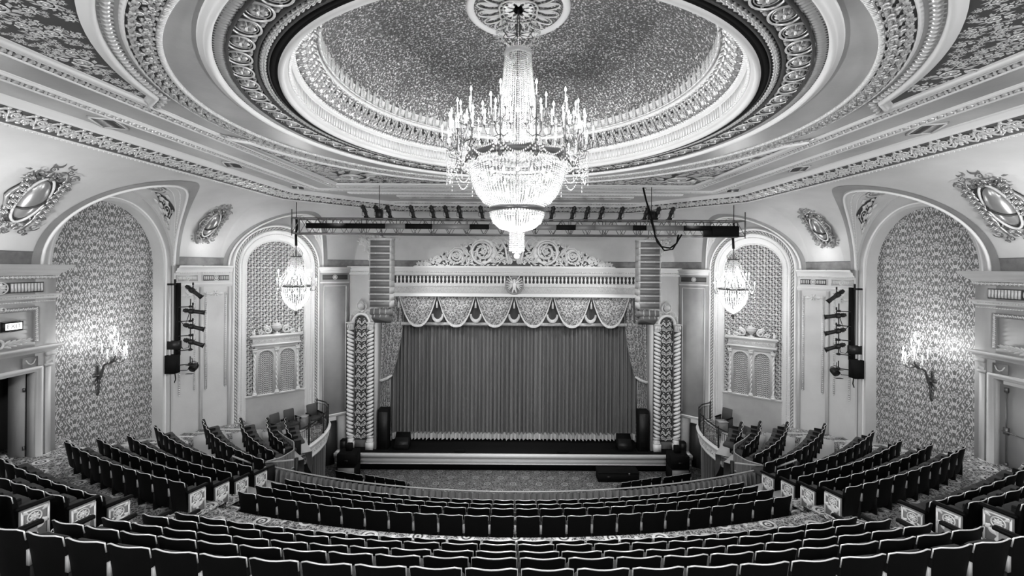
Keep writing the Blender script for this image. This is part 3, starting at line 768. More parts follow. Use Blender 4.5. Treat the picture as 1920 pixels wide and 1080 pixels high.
# --- cornice along the edge of the cove
cp = np.array([(x, y, E+HZ) for x, y in UPL]+[(-x, y, E+HZ) for x, y in reversed(UPL[:-1])]); 
cor = empty('trim_22', kind='structure', label='broad carved cornice framing the ceiling')
CP = Path(cp, DOWN)
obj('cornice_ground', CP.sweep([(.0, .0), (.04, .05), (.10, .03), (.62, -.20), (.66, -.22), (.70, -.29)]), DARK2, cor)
obj('cornice_edge', CP.sweep([(-.10, -.07), (-.10, .03), (-.04, .06), (.03, .07), (.05, .03)]), WHITE, cor)
obj('cornice_edge', CP.sweep([(.62, -.205), (.64, -.15), (.72, -.18), (.74, -.23), (.84, -.25), (.86, -.30)]), WHITE, cor)
un = cat([M_RIN, m_fine(9, 12, .14, .22).sc(1, .9, .7)]).sc(.5, .48, .08); n = int(CP.L/.5)
stuff('rinceau_relief', rep(un, [(k*.5, 0, 0) for k in range(n)]).map(lambda s, t, h: CP(s, .36+t, -.085-t*.44+h*.9)), GILT, cor)
stuff('egg_border', CP.strip(M_LP, .13, w=.10, hh=.05, t=-.02, h=.06), GILT2, cor)
# edge riser between cove edge and ceiling plane
obj('riser', CP.sweep([(0, .0), (0, -.32)]), PLL, cor)
# ------------------------------------------------------------------ walls
FLOORZ = E-5.8               # cross aisle level
def wallbox(*a): return box(*a)
def shape_ring(inner, outer, fr, depth0=0.0):
    """ring of quads between two outlines given in (u, z) of frame fr=(origin, u, n)"""
    a = np.c_[inner, np.full(len(inner), depth0)]; b = np.c_[outer, np.full(len(outer), depth0)]
    return grid(np.array([a, b])).put(*fr)
def arch_outline(a, b, zb, n=49, z0=0):
    t = np.linspace(PI, 0, n); top = np.c_[a*np.cos(t), z0+b*np.sin(t)]
    return np.vstack([[-a, zb], [-a, zb*.5], top, [a, zb*.5], [a, zb]])
def filled(out, fr, d, uvs=1.0):
    c = np.array([[0, (out[0][1]+out[-1][1])/2]])
    base = np.array([[x, out[0][1]] for x in out[:, 0]])
    a = np.c_[out, np.full(len(out), d)]; b = np.c_[base, np.full(len(out), d)]
    g = grid(np.array([b, a])).put(*fr); uv = np.vstack([base, out])/uvs
    return g, uv

# left wall, built in world coordinates, mirrored for the right (the door panel alone differs)
wl = empty('wall_left', kind='structure', label='left side wall with door bay and damask alcove')
WX = -14.35
F1 = ((WX, 15.70, E), (0, 1, 0), (1, 0, 0))
zb = FLOORZ-E-1.6
ia = arch_outline(2.16, 2.30, zb); oa = arch_outline(2.56, 2.86, zb)
obj('alcove_surround', shape_ring(ia, oa, F1), PLL, wl)
jam = grid(np.array([np.c_[ia, np.zeros(len(ia))], np.c_[ia, np.full(len(ia), -.45)]])).put(*F1); obj('alcove_jamb', jam.flip(), PLL, wl, True)
ja = arch_outline(2.28, 2.44, zb); obj('jamb_moulding', Path(np.c_[ja, np.full(len(ja), .0)]@np.array([[0, 1, 0], [0, 0, 1], [1, 0, 0]])+np.array([WX, 15.70, E]), (1, 0, 0)).sweep([(-.03, 0), (-.02, .04), (.02, .04), (.03, 0)]), WHITE, wl)
dg, duv = filled(ia, F1, -.44); obj('damask_panel', dg, DAM, wl, uv=duv, label='patterned damask wall covering in the arched alcove')
dj = grid(np.array([np.c_[ia, np.full(len(ia), -.44)], np.c_[ia*[.995, 1], np.full(len(ia), -.36)]])).put(*F1)
# end pier between alcove and the canted wall
obj('pier_strip', box(WX-.3, WX, 18.25, 18.3, FLOORZ-2, E), PLL, wl)
# door bay: projects .26 m
DX = -14.1
Y0, Y1 = 10.35, 12.84; DT = E-3.15; DB = E-5.62
obj('door_bay_wall', cat([box(DX-.22, DX, Y1, 13.42, DB-.6, E-.02), box(DX-.22, DX, -9, Y0, DB-.6, E-.02), box(DX-.22, DX, Y0, Y1, DT, E-.02)]), PL, wl)
def along(y0, y1, prof, x=DX): return Path([(x, y0, 0), (x, y1, 0)], (1, 0, 0))
ent = Path([(DX, 7.5, E), (DX, 13.42, E), (DX-.5, 13.42, E)], [(1, 0, 0), (.7071*1.414, .7071*1.414, 0), (0, 1, 0)])
# entablature of the door bay (t runs up the wall)
def lprof(y0, y1, z, prof, m, nm, side=True):
    """horizontal moulding on the bay, profile of (height, projection), with a return on its far end"""
    P = []
    for t, h in prof: P.append([(DX+h, y0, z+t), (DX+h, y1+(h if side else 0), z+t), (DX-.5, y1+(h if side else 0), z+t)])
    obj(nm, grid(np.array(P)).flip(), m, wl)
lprof(-9, 13.42, E, [(-.32, .0), (-.30, .06), (-.24, .08), (-.2, .16), (-.12, .18), (-.09, .27), (.0, .30), (.015, .30), (.015, -.3)], PLL, 'cornice')
lprof(-9, 13.42, E-.88, [(-.12, 0), (-.10, .04), (-.05, .05), (-.02, .09), (.03, .09), (.03, 0)], PLL, 'architrave')
lprof(-9, 13.30, E-2.42, [(-.18, 0), (-.16, .05), (-.08, .08), (-.04, .17), (.03, .2), (.03, 0)], PLL, 'door_cornice')
wp = lambda z, h=0: Path([(DX+h, 7.5, z), (DX+h, 13.4, z)], (1, 0, 0))
stuff('leaf_border', wp(E-.36, .02).strip(M_LP, .11, w=.1, hh=.06), GILT2, wl)
stuff('leaf_border', wp(E-.93, .04).strip(M_BEAD, .07, w=.05, hh=.05), GILT2, wl)
stuff('leaf_border', wp(E-1.08, .0).strip(M_BEAD, .07, w=.05, hh=.04), GILT2, wl)
obj('fluted_panel_ground', box(DX, DX+.015, 10.6, 13.05, E-.80, E-.50), DARK2, wl)
stuff('fluting', rep(box(-.025, .025, -.12, .12, 0, 1).sc(1, 1, .04), [(y, 0, 0) for y in np.arange(10.68, 13.0, .085) if abs(y-11.95) > .2]).map(lambda s, t, h: np.stack([DX+.015+h, s, E-.65+t], -1)), GILT2, wl)
obj('rosette', cat([m_flower(8, .4), lathe([(.5, 0), (.46, .3), (.4, .1)], 16)]).sc(.36, .36, .12).put((DX+.02, 11.95, E-.65), (0, 1, 0), (1, 0, 0)), GILT2, wl)
# carved frame with the head ornament, above the door
fr = [(DX, 12.85, E-2.25), (DX, 12.85, E-1.28), (DX, 10.4, E-1.28), (DX, 10.4, E-2.25)]
pf = Path(fr, (1, 0, 0))
obj('frame_ground', pf.sweep([(-.07, 0), (-.06, .03), (.06, .03), (.07, 0)]), PLD, wl)
stuff('frame_carving', pf.strip(M_LP, .12, w=.1, hh=.05, h=.02), GILT2, wl)
obj('frame_crest', cat([m_spiral(1.2, .3, .05, .08, 14, .6, 1).mv(-.25, 0, 0), m_spiral(1.2, .3, .05, .08, 14, .6, -1, PI).mv(.25, 0, 0), m_flower(6, .3)]).sc(.3, .3, .12).put((DX+.02, 11.9, E-1.26), (0, 1, 0), (1, 0, 0)), GILT2, wl)
sc = cat([m_spiral(1.5, .2, .04, .05, 20, .6, 1, 0).mv(-.22, 0.02, 0), m_spiral(1.5, .2, .04, .05, 20, .6, -1, PI).mv(.22, .02, 0), m_flower(6, .2).mv(0, .12, 0), m_leaf(8, 3).sc(.75, .35, .6).rot('Z', PI-.12).mv(-.35, -.02, 0), m_leaf(8, 3).sc(.75, .35, .6).rot('Z', .12).mv(.35, -.02, 0),
          m_leaf(6, 2).sc(.4, .3, .6).rot('Z', 1.2).mv(0, 0, 0), m_leaf(6, 2).sc(.4, .3, .6).rot('Z', 1.9).mv(0, 0, 0)])
obj('scroll_crest', sc.sc(1.0, .9, .16).put((DX+.05, 11.6, E-2.22), (0, 1, 0), (1, 0, 0)), GILT2, wl)
# consoles and frieze panels
def console(): 
    p = [(0, 0), (0, .30), (.03, .42), (.10, .46), (.15, .40), (.14, .30), (.09, .22), (.06, .14), (.075, .06), (.05, .0)]
    g = extrude([(x, y) for x, y in p][::-1], .18)
    return cat([g, tube([(.1, .39, -.02), (.1, .39, .2)], .075, 8), tube([(.05, .06, -.015), (.05, .06, .195)], .045, 8)])
for y in (13.08, 9.9): 
    g = console(); g = G(np.c_[DX+g.v[:, 0], y+g.v[:, 2], E-3.05+g.v[:, 1]], g.q, g.t); obj('console', g, PLL, wl)
    obj('door_pilaster', box(DX, DX+.05, y+.02, y+.16, DB-.3, E-3.07), PLL, wl)
for y in (12.7, 10.35): obj('swag_panel', cat([box(DX, DX+.02, y-.2, y+.2, E-2.98, E-2.68), ]), PLD, wl); obj('swag_relief', tube([(DX+.03, y-.13, E-2.75), (DX+.04, y-.07, E-2.86), (DX+.04, y, E-2.89), (DX+.04, y+.07, E-2.86), (DX+.03, y+.13, E-2.75)], .018, 5), GILT2, wl)
dp = Path([(DX, Y1+.02, DB-.3), (DX, Y1+.02, DT+.02), (DX, Y0-.02, DT+.02), (DX, Y0-.02, DB-.3)], (1, 0, 0))
obj('door_architrave', dp.sweep([(0.0, -.02), (0, .05), (-.06, .05), (-.07, .08), (-.14, .08), (-.15, 0)]), PLL, wl)
obj('door_reveal', cat([box(DX-.22, DX-.0, Y1-.015, Y1+.0, DB-.3, DT), box(DX-.22, DX, Y0, Y0+.015, DB-.3, DT)]), PL, wl)

# canted wall with the tall arch and its grille
C_, B_ = np.array(LOL[2]), np.array(LOL[3])
O2 = np.array([-11.85, 21.97]); ud = (B_-C_)/np.linalg.norm(B_-C_); nd = np.array([ud[1], -ud[0]])
F2 = ((O2[0], O2[1], E), (ud[0], ud[1], 0), (nd[0], nd[1], 0))
wc = empty('wall_front_left', kind='structure', label='canted wall left of the stage with a tall arched grille')
W2 = lambda pts, d=0: np.array([np.array(F2[0])+np.array(F2[1])*p[0]+np.array([0, 0, 1.])*p[1]+np.array(F2[2])*(d if len(p) < 3 else p[2]) for p in pts])
ZL = -8.3
o2 = arch_outline(2.12, 2.62, ZL); a0 = arch_outline(1.98, 2.12, ZL)
obj('lunette_face', shape_ring(a0, o2, F2), PL, wc)
steps = [(1.98, 2.12, 0), (1.93, 2.06, .07), (1.90, 2.02, .07), (1.87, 1.98, .02), (1.74, 1.85, .0), (1.72, 1.82, .06), (1.66, 1.76, .06), (1.64, 1.73, 0), (1.63, 1.70, -.12), (1.60, 1.67, -.14), (1.52, 1.58, -.14), (1.50, 1.56, -.2), (1.46, 1.50, -.2), (1.45, 1.46, -.3), (1.40, 1.40, -.3), (1.38, 1.36, -.34), (1.33, 1.30, -.34), (1.31, 1.28, -.46)]
rows = [np.c_[arch_outline(a, b, ZL), np.full(53, d)] for a, b, d in steps]
obj('arch_mouldings', grid(np.array(rows)).put(*F2).flip(), WHITE, wc)
def archpath(a, b, d, zbt=ZL): o = arch_outline(a, b, zbt); return Path(W2(o, d), F2[2])
for (a, b, d, w, mo, pi_, gm, nm) in ((1.805, 1.915, .005, .11, m_rope(), .16, GILT2, 'leaf_moulding'), (1.69, 1.79, .06, .05, M_BEAD, .08, WHITE, 'bead_moulding'), (1.56, 1.625, -.14, .07, M_LP, .11, GILT2, 'egg_moulding'), (1.355, 1.33, -.34, .05, M_LP, .1, WHITE, 'inner_moulding')):
    if nm == 'leaf_moulding':
        rr_ = [np.c_[arch_outline(1.87, 1.98, ZL), np.full(53, .021)], np.c_[arch_outline(1.74, 1.85, ZL), np.full(53, .004)]]
        obj('moulding_ground', grid(np.array(rr_)).put(*F2).flip(), PLD, wc)
    stuff(nm, archpath(a, b, d).strip(mo, pi_, w=w, hh=.035), gm, wc)
# wall below the grille, sill
SZ = -6.4
obj('apron_wall', grid(np.array([[(-1.34, ZL, -.34), (1.34, ZL, -.34)], [(-1.34, SZ-.02, -.34), (1.34, SZ-.02, -.34)]])).put(*F2).flip(), PL, wc)
obj('apron_wall', cbox((0, ZL/2+SZ/2, -.38), (2.68, abs(ZL-SZ), .06)).put(*F2), PL, wc)
obj('sill', cat([cbox((0, SZ, -.36), (2.7, .06, .24)), cbox((0, SZ-.05, -.38), (2.66, .05, .2))]).put(*F2), WHITE, wc)
# dark void behind the grille
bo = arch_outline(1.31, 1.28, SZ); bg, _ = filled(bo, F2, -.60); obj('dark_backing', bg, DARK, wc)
# the grille: uprights, rails and crosses, pierced work of one casting
def clipu(z): return 1.30*math.sqrt(max(0, 1-(z/1.27)**2)) if z > 0 else 1.30
gs = []; pu, pz = .27, .27
cell = cat([cbox((0, 0, 0), (.030, .27, .03)), cbox((.135, 0, 0), (.022, .27, .03)), cbox((.135, .0, 0), (.27, .030, .028)), cbox((.135, .135, 0), (.27, .022, .028)), cbox((.0675, .0675, 0), (.05, .05, .03)), cbox((.2025, -.0675, 0), (.05, .05, .03)),
            cbox((.0675, -.0675, 0), (.016, .09, .03)), cbox((.2025, .0675, 0), (.016, .09, .03)), cbox((0, 0, .004), (.085, .085, .03)), cbox((.135, .135, .004), (.075, .075, .03)), cbox((.0675, .0675, 0), (.135, .014, .026)), cbox((.2025, -.0675, 0), (.135, .014, .026))])
offs = []
for i in range(-5, 5):
    for k in range(0, 31):
        z = SZ+.14+k*pz; u = i*pu
        if z > 1.42: continue
        if abs(u+.135) < clipu(min(z-.14, 1.25))+.20: offs.append((u, z, -.44))
stuff('grille', rep(cell, offs).put(*F2), GILT2, wc)
# --- aedicule in the grille: twin arched lights between twisted columns, entablature, urn
ae = empty('window_1' , W2([(0, SZ, -.3)])[0], kind='structure', label='twin-arched window aedicule with twisted columns in the grille left of the stage')
Lf = ((0, 0, 0), F2[1], F2[2]); H = 2.95
def AE(nm, g, m, smooth=False, par=None, **k): return obj(nm, g.put(*Lf), m, par or ae, smooth, **k)
for u in (-.98, 0, .98):
    r = .065 if u else .05; hh = 2.15
    AE('column_base', cat([cbox((u, .05, 0), (.2, .1, .2)), cbox((u, .13, 0), (.16, .06, .16))]), WHITE)
    t = np.linspace(0, 1, 60); tw = [tube(np.c_[u+.028*np.cos(26*t+ph), .16+t*(hh-.16), .028*np.sin(26*t+ph)], r*.62, 5) for ph in (0, PI)]
    AE('twisted_column', cat(tw), WHITE)
    AE('column_capital', cat([cbox((u, hh+.06, 0), (.18, .14, .18)), cbox((u, hh+.15, 0), (.22, .05, .22))]+[m_leaf(5, 2).sc(.16, .1, .08).rot('Z', PI/2).mv(u+d, hh-.03, .08) for d in (-.06, 0, .06)]), GILT2)
# arcade plate with two round-headed openings
def arcade():
    gs = []
    for c in (-.49, .49):
        o = arch_outline(.36, .36, 0, 25, 1.86); o[:, 0] += c
        sq = []
        for x, z in o:
            dx, dz = (x-c)/.36, (z-1.86)/.36
            if z <= 1.86: sq.append((c+(.49 if dx > 0 else -.49), z))
            else:
                k = max(abs(dx)/.49*.36, abs(dz)/.44*.36) ; sq.append((c+dx*.36/k*1.0*1, 1.86+dz*.36/k))
        gs.append(grid(np.array([np.c_[o, np.full(len(o), .02)], np.c_[np.array(sq), np.full(len(o), .02)]])).flip())
        gs.append(grid(np.array([np.c_[o, np.full(len(o), .02)], np.c_[o, np.full(len(o), -.06)]])))
        P = Path(np.c_[o, np.full(len(o), .02)], (0, 0, 1)); gs.append(P.sweep([(-.03, 0), (-.02, .03), (.03, .03), (.04, 0)]))
    gs.append(box(-.98, .98, 2.28, 2.45, -.05, .03))
    return cat(gs)
AE('arcade', arcade(), PLL)
for c in (-.49, .49):
    cell2 = cat([tube([(-.05, -.05, 0), (.05, .05, 0)], .011, 4), tube([(-.05, .05, 0), (.05, -.05, 0)], .011, 4), lathe([(.024, 0), (.02, .012), (.002, .014)], 6), tube(np.c_[.045*np.cos(np.linspace(0, PI, 6)), .0+.045*np.sin(np.linspace(0, PI, 6)), np.zeros(6)], .009, 3)])
    of = [(c+x, z, -.03) for x in np.arange(-.30, .31, .1) for z in np.arange(.06, 2.25, .1) if abs(x) < (.34 if z < 1.86 else math.sqrt(max(0, .34**2-(z-1.86)**2)))]
    AE('pierced_panel', cat([rep(cell2, of)]), GILT2, kind='stuff')
    AE('pane', G([(c-.36, 0, -.055), (c+.36, 0, -.055), (c+.36, 2.22, -.055), (c-.36, 2.22, -.055)], [(0, 1, 2, 3)]), DARK)
AE('entablature', cat([box(-1.12, 1.12, 2.45, 2.55, -.12, .12), box(-1.06, 1.06, 2.55, 2.83, -.12, .07), box(-1.14, 1.14, 2.83, 2.89, -.12, .14), box(-1.20, 1.20, 2.89, 2.97, -.12, .2), box(-1.17, 1.17, 2.97, 3.0, -.12, .17)]), WHITE)
AE('frieze_relief', Path([(-1.0, 2.69, .07), (1.0, 2.69, .07)], (0, 0, 1)).strip(M_RIN, .3, w=.2, hh=.03), GILT2, kind='stuff')
AE('urn', lathe([(.14, 0), (.15, .04), (.06, .07), (.05, .13), (.12, .18), (.22, .27), (.26, .38), (.24, .41), (.28, .43), (.20, .45), (.12, .52), (.03, .56), (.03, .6), (.005, .62)], 20).rot('X', -PI/2).mv(0, 3.0, .02).sc(1, 1, -1).sc(1, 1, -1) if False else G(np.stack([lathe([(.14, 0), (.15, .04), (.06, .07), (.05, .13), (.12, .18), (.22, .27), (.26, .38), (.24, .41), (.28, .43), (.20, .45), (.12, .52), (.03, .56), (.03, .6), (.005, .62)], 20).v[:, k] for k in (0, 2, 1)], -1)+[0, 3.0, .02], lathe([(1, i) for i in range(14)], 20).q), PLL, True)
for sg in (-1, 1):
    AE('side_scroll', cat([m_spiral(1.4, .2, .04, .05, 18, .6, sg, PI/2).mv(sg*.42, .2, 0), m_spiral(1.4, .13, .03, .04, 14, .6, -sg).mv(sg*.72, .1, 0), m_leaf(6, 3).sc(.5, .25, .6).rot('Z', PI/2-sg*.5).mv(sg*.3, .1, 0), m_leaf(6, 3).sc(.4, .2, .6).rot('Z', PI/2-sg*1.1).mv(sg*.5, .05, 0), m_flower(5, .14).mv(sg*.5, .32, 0)]).sc(1, 1, .14).mv(0, 3.0, .0), GILT2)
    AE('corner_finial', cat([cbox((sg*1.02, 3.06, .05), (.12, .12, .12)), G(np.stack([lathe([(.05, 0), (.06, .08), (.02, .16), (.005, .2)], 8).v[:, k] for k in (0, 2, 1)], -1)+[sg*1.02, 3.1, .05], lathe([(1, i) for i in range(4)], 8).q)]), GILT2)

# --- pier between alcove and canted arch: two faces with entablature, hanging bead drops
pier = empty('wall_pier_left', kind='structure', label='two-sided pier with capital frieze and bead drops, left of the grille arch')
Ep, Dp, Cp = (-14.24, 18.27), (-14.24, 19.75), (O2[0]-ud[0]*1.98, O2[1]-ud[1]*1.98)
NP = [Ep, Dp, Cp]
ZP = -8.6
obj('pier_face', grid(np.array([[(x, y, E+ZP) for x, y in NP], [(x, y, E) for x, y in NP]])), PLL, pier)
n1 = np.array([1, 0, 0.]); d2 = np.array([Cp[0]-Dp[0], Cp[1]-Dp[1], 0]); d2 /= np.linalg.norm(d2); n2 = np.array([d2[1], -d2[0], 0]); nb = (n1+n2); nb /= nb@n1
def pmould(z, prof, m, nm, pts=NP, nn=None):
    nn = nn or [n1, nb, n2]; P = []
    for t, h in prof: P.append([np.array([p[0], p[1], E+z+t])+q*h for p, q in zip(pts, nn)])
    obj(nm, grid(np.array(P)).flip(), m, pier)
pmould(0, [(-.32, 0), (-.30, .05), (-.24, .06), (-.19, .12), (-.1, .13), (-.08, .2), (0, .24), (.02, .24), (.02, -.5)], WHITE, 'cornice')
pmould(-.82, [(-.1, 0), (-.08, .04), (-.02, .05), (0, .08), (.04, .08), (.04, 0)], WHITE, 'necking')
def face(o, d, n): return ((o[0], o[1], E), tuple(d), tuple(n))
FA = face(Ep, (0, 1, 0), n1); LA = 1.48; FB = face(Dp, d2, n2); LB = math.dist(Dp, Cp)
for F_, L_, tg in ((FA, LA, 'a'), (FB, LB, 'b')):
    obj('frieze_panel', cat([box(.12, L_-.12, -.68, -.66, 0, .04), box(.12, L_-.12, -.42, -.40, 0, .04), box(.12, .14, -.68, -.40, 0, .04), box(L_-.14, L_-.12, -.68, -.40, 0, .04)]).put(*F_), GILT2, pier)
    obj('frieze_ground', box(.14, L_-.14, -.66, -.42, 0, .008).put(*F_), DARK2 if tg == 'b' else PLL, pier)
    stuff('fluting', rep(box(-.02, .02, -.62, -.46, 0, .03), [(x, 0, 0) for x in np.arange(.2, L_-.16, .07) if abs(x-L_/2) > .16]).put(*F_), GILT2, pier)
    obj('rosette', cat([m_flower(8, .4), lathe([(.5, 0), (.46, .3), (.4, .1)], 14)]).sc(.26, .26, .1).mv(L_/2, -.54, .01).put(*F_), GILT2, pier)
    stuff('leaf_border', Path([(0, -.3, .05), (L_, -.3, .05)], (0, 0, 1)).strip(M_LP, .1, w=.07, hh=.04).put(*F_), GILT2, pier)
    m = .26 if tg == 'b' else .3
    z0_, z1_ = -1.25, (-5.6 if tg == 'b' else -5.5)
    dr = cat([rep(m_bead(5).sc(.09, .07, .05).rot('Z', -PI/2).mv(0, 0, 0), [(x, z, .0) for z in np.arange(z0_, z1_, -.09)]) for x in (m, L_-m)]+[box(x-.055, x+.055, z1_, z0_, 0, .012) for x in (m, L_-m)])
    stuff('bead_drop', dr.put(*F_), GILT2, pier)
    obj('drop_crest', cat([m_spiral(1.2, .2, .04, .06, 14, .6, 1).mv(L_/2-.14, -1.22, 0), m_spiral(1.2, .2, .04, .06, 14, .6, -1, PI).mv(L_/2+.14, -1.22, 0)]).sc(1, 1, .07).put(*F_) if False else cat([m_flower(6, .16).mv(L_/2, -1.25, 0), m_leaf(6, 3).sc(.3, .2, .5).rot('Z', 0).mv(L_/2+.05, -1.27, 0), m_leaf(6, 3).sc(.3, .2, .5).rot('Z', PI).mv(L_/2-.05, -1.27, 0), box(m, L_-m, -1.30, -1.24, 0, .12)]+[m_flower(5, .09).mv(x, -1.25, 0) for x in (m, L_-m)]).sc(1, 1, .08).put(*F_), GILT2, pier)
for x in (.02, LB-.16): obj('edge_strip', box(x, x+.12, -8.6, -.95, 0, .05).put(*FB), PLL, pier)

# --- short wall between canted arch and stage, with chair rail and the dark opening under it
B2 = (O2[0]+ud[0]*1.98, O2[1]+ud[1]*1.98); A2 = (-9.15, 24.25)
sw = empty('wall_stage_left', kind='structure', label='short panelled wall between the left box and the stage')
db = np.array([A2[0]-B2[0], A2[1]-B2[1], 0]); LBA = np.linalg.norm(db); db /= LBA; nb2 = np.array([db[1], -db[0], 0])
FS = face(B2, db, nb2)
obj('wall_face', box(0, LBA, ZL+.33, 0, -.05, 0).put(*FS), PL, sw)
obj('lower_wall', cat([box(0, .35, -11, -7.97, -.5, -.02), box(LBA-.5, LBA, -11, -7.97, -.5, -.02)]).put(*FS), PL, sw)
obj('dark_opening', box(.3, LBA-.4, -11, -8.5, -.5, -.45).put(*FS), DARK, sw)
obj('chair_rail', cat([box(0, LBA, -8.02, -7.95, 0, .1), box(0, LBA, -8.1, -8.02, 0, .05)]).put(*FS), WHITE, sw)
obj('cornice', cat([box(-.1, LBA, -.1, 0, 0, .24), box(-.05, LBA, -.2, -.1, 0, .14), box(0, LBA, -.32, -.2, 0, .07), box(0, LBA, -.88, -.8, 0, .07)]).put(*FS), WHITE, sw)
obj('frieze_panel', cat([box(.12, LBA-.1, -.68, -.42, 0, .01)]).put(*FS), DARK2, sw)
obj('rosette', cat([m_flower(8, .4), lathe([(.5, 0), (.46, .3), (.4, .1)], 14)]).sc(.26, .26, .1).mv(LBA/2, -.55, .01).put(*FS), GILT2, sw)
obj('panel_line', cat([box(.18, .22, -7.8, -1.0, 0, .03), box(LBA-.2, LBA-.16, -7.8, -1.0, 0, .03), box(.18, LBA-.16, -1.04, -1.0, 0, .03)]).put(*FS), WHITE, sw)
obj('foot_wall', box(-3.98, 0, -11.0, ZL+.02, -.4, -.05).put((B2[0], B2[1], E), F2[1], F2[2]), PL, sw)
MIR += [(wl, 'left side wall', 'right side wall'), (wc, 'left of the stage', 'right of the stage'), (ae, 'left of the stage', 'right of the stage'), (pier, 'left of the grille arch', 'right of the grille arch'), (sw, 'left box', 'right box')]

# ------------------------------------------------------------------ proscenium
pr = empty('wall_front', (0, 24.3, 0), kind='structure', label='proscenium wall over and beside the stage opening')
Yp = 24.3
def PR(nm, g, m, smooth=False, par=None, **k): return obj(nm, g.mv(0, -Yp, 0), m, par or pr, smooth, **k)
OX = 7.55; OT = E-1.6; SF = E-10.02           # opening half-width, head, stage floor
PR('side_wall', cat([box(-9.2, -OX, Yp, Yp+.6, 0, E), box(OX, 9.2, Yp, Yp+.6, 0, E)]), PLL)
PR('header', box(-OX, OX, Yp, Yp+.26, OT, E), PLL)
FRN = (0, -1, 0)
def hm(nm, x0, x1, z, prof, m):
    """horizontal moulding on the front: (height, projection)"""
    P = [[(x0, Yp-h, E+z+t), (x1, Yp-h, E+z+t)] for t, h in prof]; PR(nm, grid(np.array(P)).flip().flip(), m)
hm('cornice', -9.2, 9.2, 0, [(-.30, 0), (-.28, .07), (-.2, .08), (-.16, .16), (-.06, .18), (-.02, .26), (.03, .28), (.05, .28), (.05, -.2)], WHITE)
hm('upper_fillet', -9.2, 9.2, -.32, [(-.10, 0), (-.1, .06), (0, .07), (.02, .1), (.02, 0)], WHITE)
hm('middle_fillet', -OX, OX, -.98, [(-.08, 0), (-.07, .05), (.05, .05), (.07, .09), (.1, .09), (.1, 0)], WHITE)
hm('head_moulding', -OX, OX, -1.46, [(-.14, 0), (-.14, .14), (-.06, .15), (-.04, .10), (.03, .09), (.05, .04), (.05, 0)], WHITE)
PR('frieze_ground', box(-OX, OX, Yp-.012, Yp, E-.84, E-.44), DARK2)
bal = lathe([(.055, 0), (.06, .03), (.03, .06), (.05, .14), (.06, .22), (.035, .30), (.03, .33), (.055, .36), (.06, .38)], 8)
nbal = 70
bm = mesh_of(bal, 'baluster'); bm.materials.append(WHITE)
for k in range(nbal):
    x = -OX+.1+(2*OX-.2)*(k+.5)/nbal
    if abs(x) < .5: continue
    obj('baluster', bm, None, pr, loc=(x, -.05, E-.84))
stuff('lower_frieze', Path([(-OX, -.0, E-1.22), (OX, -.0, E-1.22)], FRN).strip(M_RIN, .32, w=.3, hh=.03), GILT2, pr)
stuff('egg_row', Path([(-OX, -.05, E-1.0), (OX, -.05, E-1.0)], FRN).strip(M_BEAD, .1, w=.06, hh=.04), WHITE, pr)
stuff('dentil_row', Path([(-9.1, -.07, E-.24), (9.1, -.07, E-.24)], FRN).strip(M_DENT, .1, w=.06, hh=.05), GILT2, pr)
# eagle medallion
eg = empty('trim_23', (0, Yp-.1, E-.95), kind='structure', label='carved eagle medallion at the middle of the proscenium frieze')
disc = lathe([(.52, 0), (.50, .05), (.44, .06), (.42, .02), (.0, .03)], 28)
toF = lambda g: G(np.stack([g.v[:, 0], -g.v[:, 2], g.v[:, 1]], -1), g.q, g.t)
obj('medallion_disc', toF(disc), PLD, eg, True)
body = lathe([(.005, -.26), (.09, -.18), (.12, -.02), (.10, .12), (.06, .2), (.075, .27), (.05, .33), (.005, .36)], 12)
eb = G(body.v*[1, .6, 1]+[0, -.08, 0], body.q, body.t)
obj('eagle_body', cat([eb, tube([(.0, -.14, .29), (.06, -.16, .28), (.08, -.16, .24)], [.03, .02, .005], 5)]), WHITE, eg, True)
for sg in (-1, 1):
    w_ = cat([m_leaf(6, 1).sc(.50-.035*k, .10, .08).rot('Z', math.radians(58-19*k)).mv(.07+.012*k, .17-.035*k, .05+.01*k) for k in range(7)]+[m_leaf(6, 3).sc(.3, .2, .12).rot('Z', math.radians(40)).mv(.05, .1, .09), m_leaf(5, 1).sc(.3, .1, .06).rot('Z', math.radians(-80)).mv(.04, -.12, .05)])
    w_ = toF(w_); w_ = w_ if sg > 0 else w_.sc(-1, 1, 1); obj('wing', w_, GILT2, eg)
    l_ = toF(tube([(.05, -.15, .08), (.09, -.3, .08), (.13, -.4, .08)], [.05, .035, .02], 6)); l_ = l_ if sg > 0 else l_.sc(-1, 1, 1); obj('claw', l_, WHITE, eg)
# scrolled crest over the header
cr = empty('trim_24', (0, Yp-.05, E), kind='structure', label='long carved scroll crest on the proscenium cornice')
CB = .12
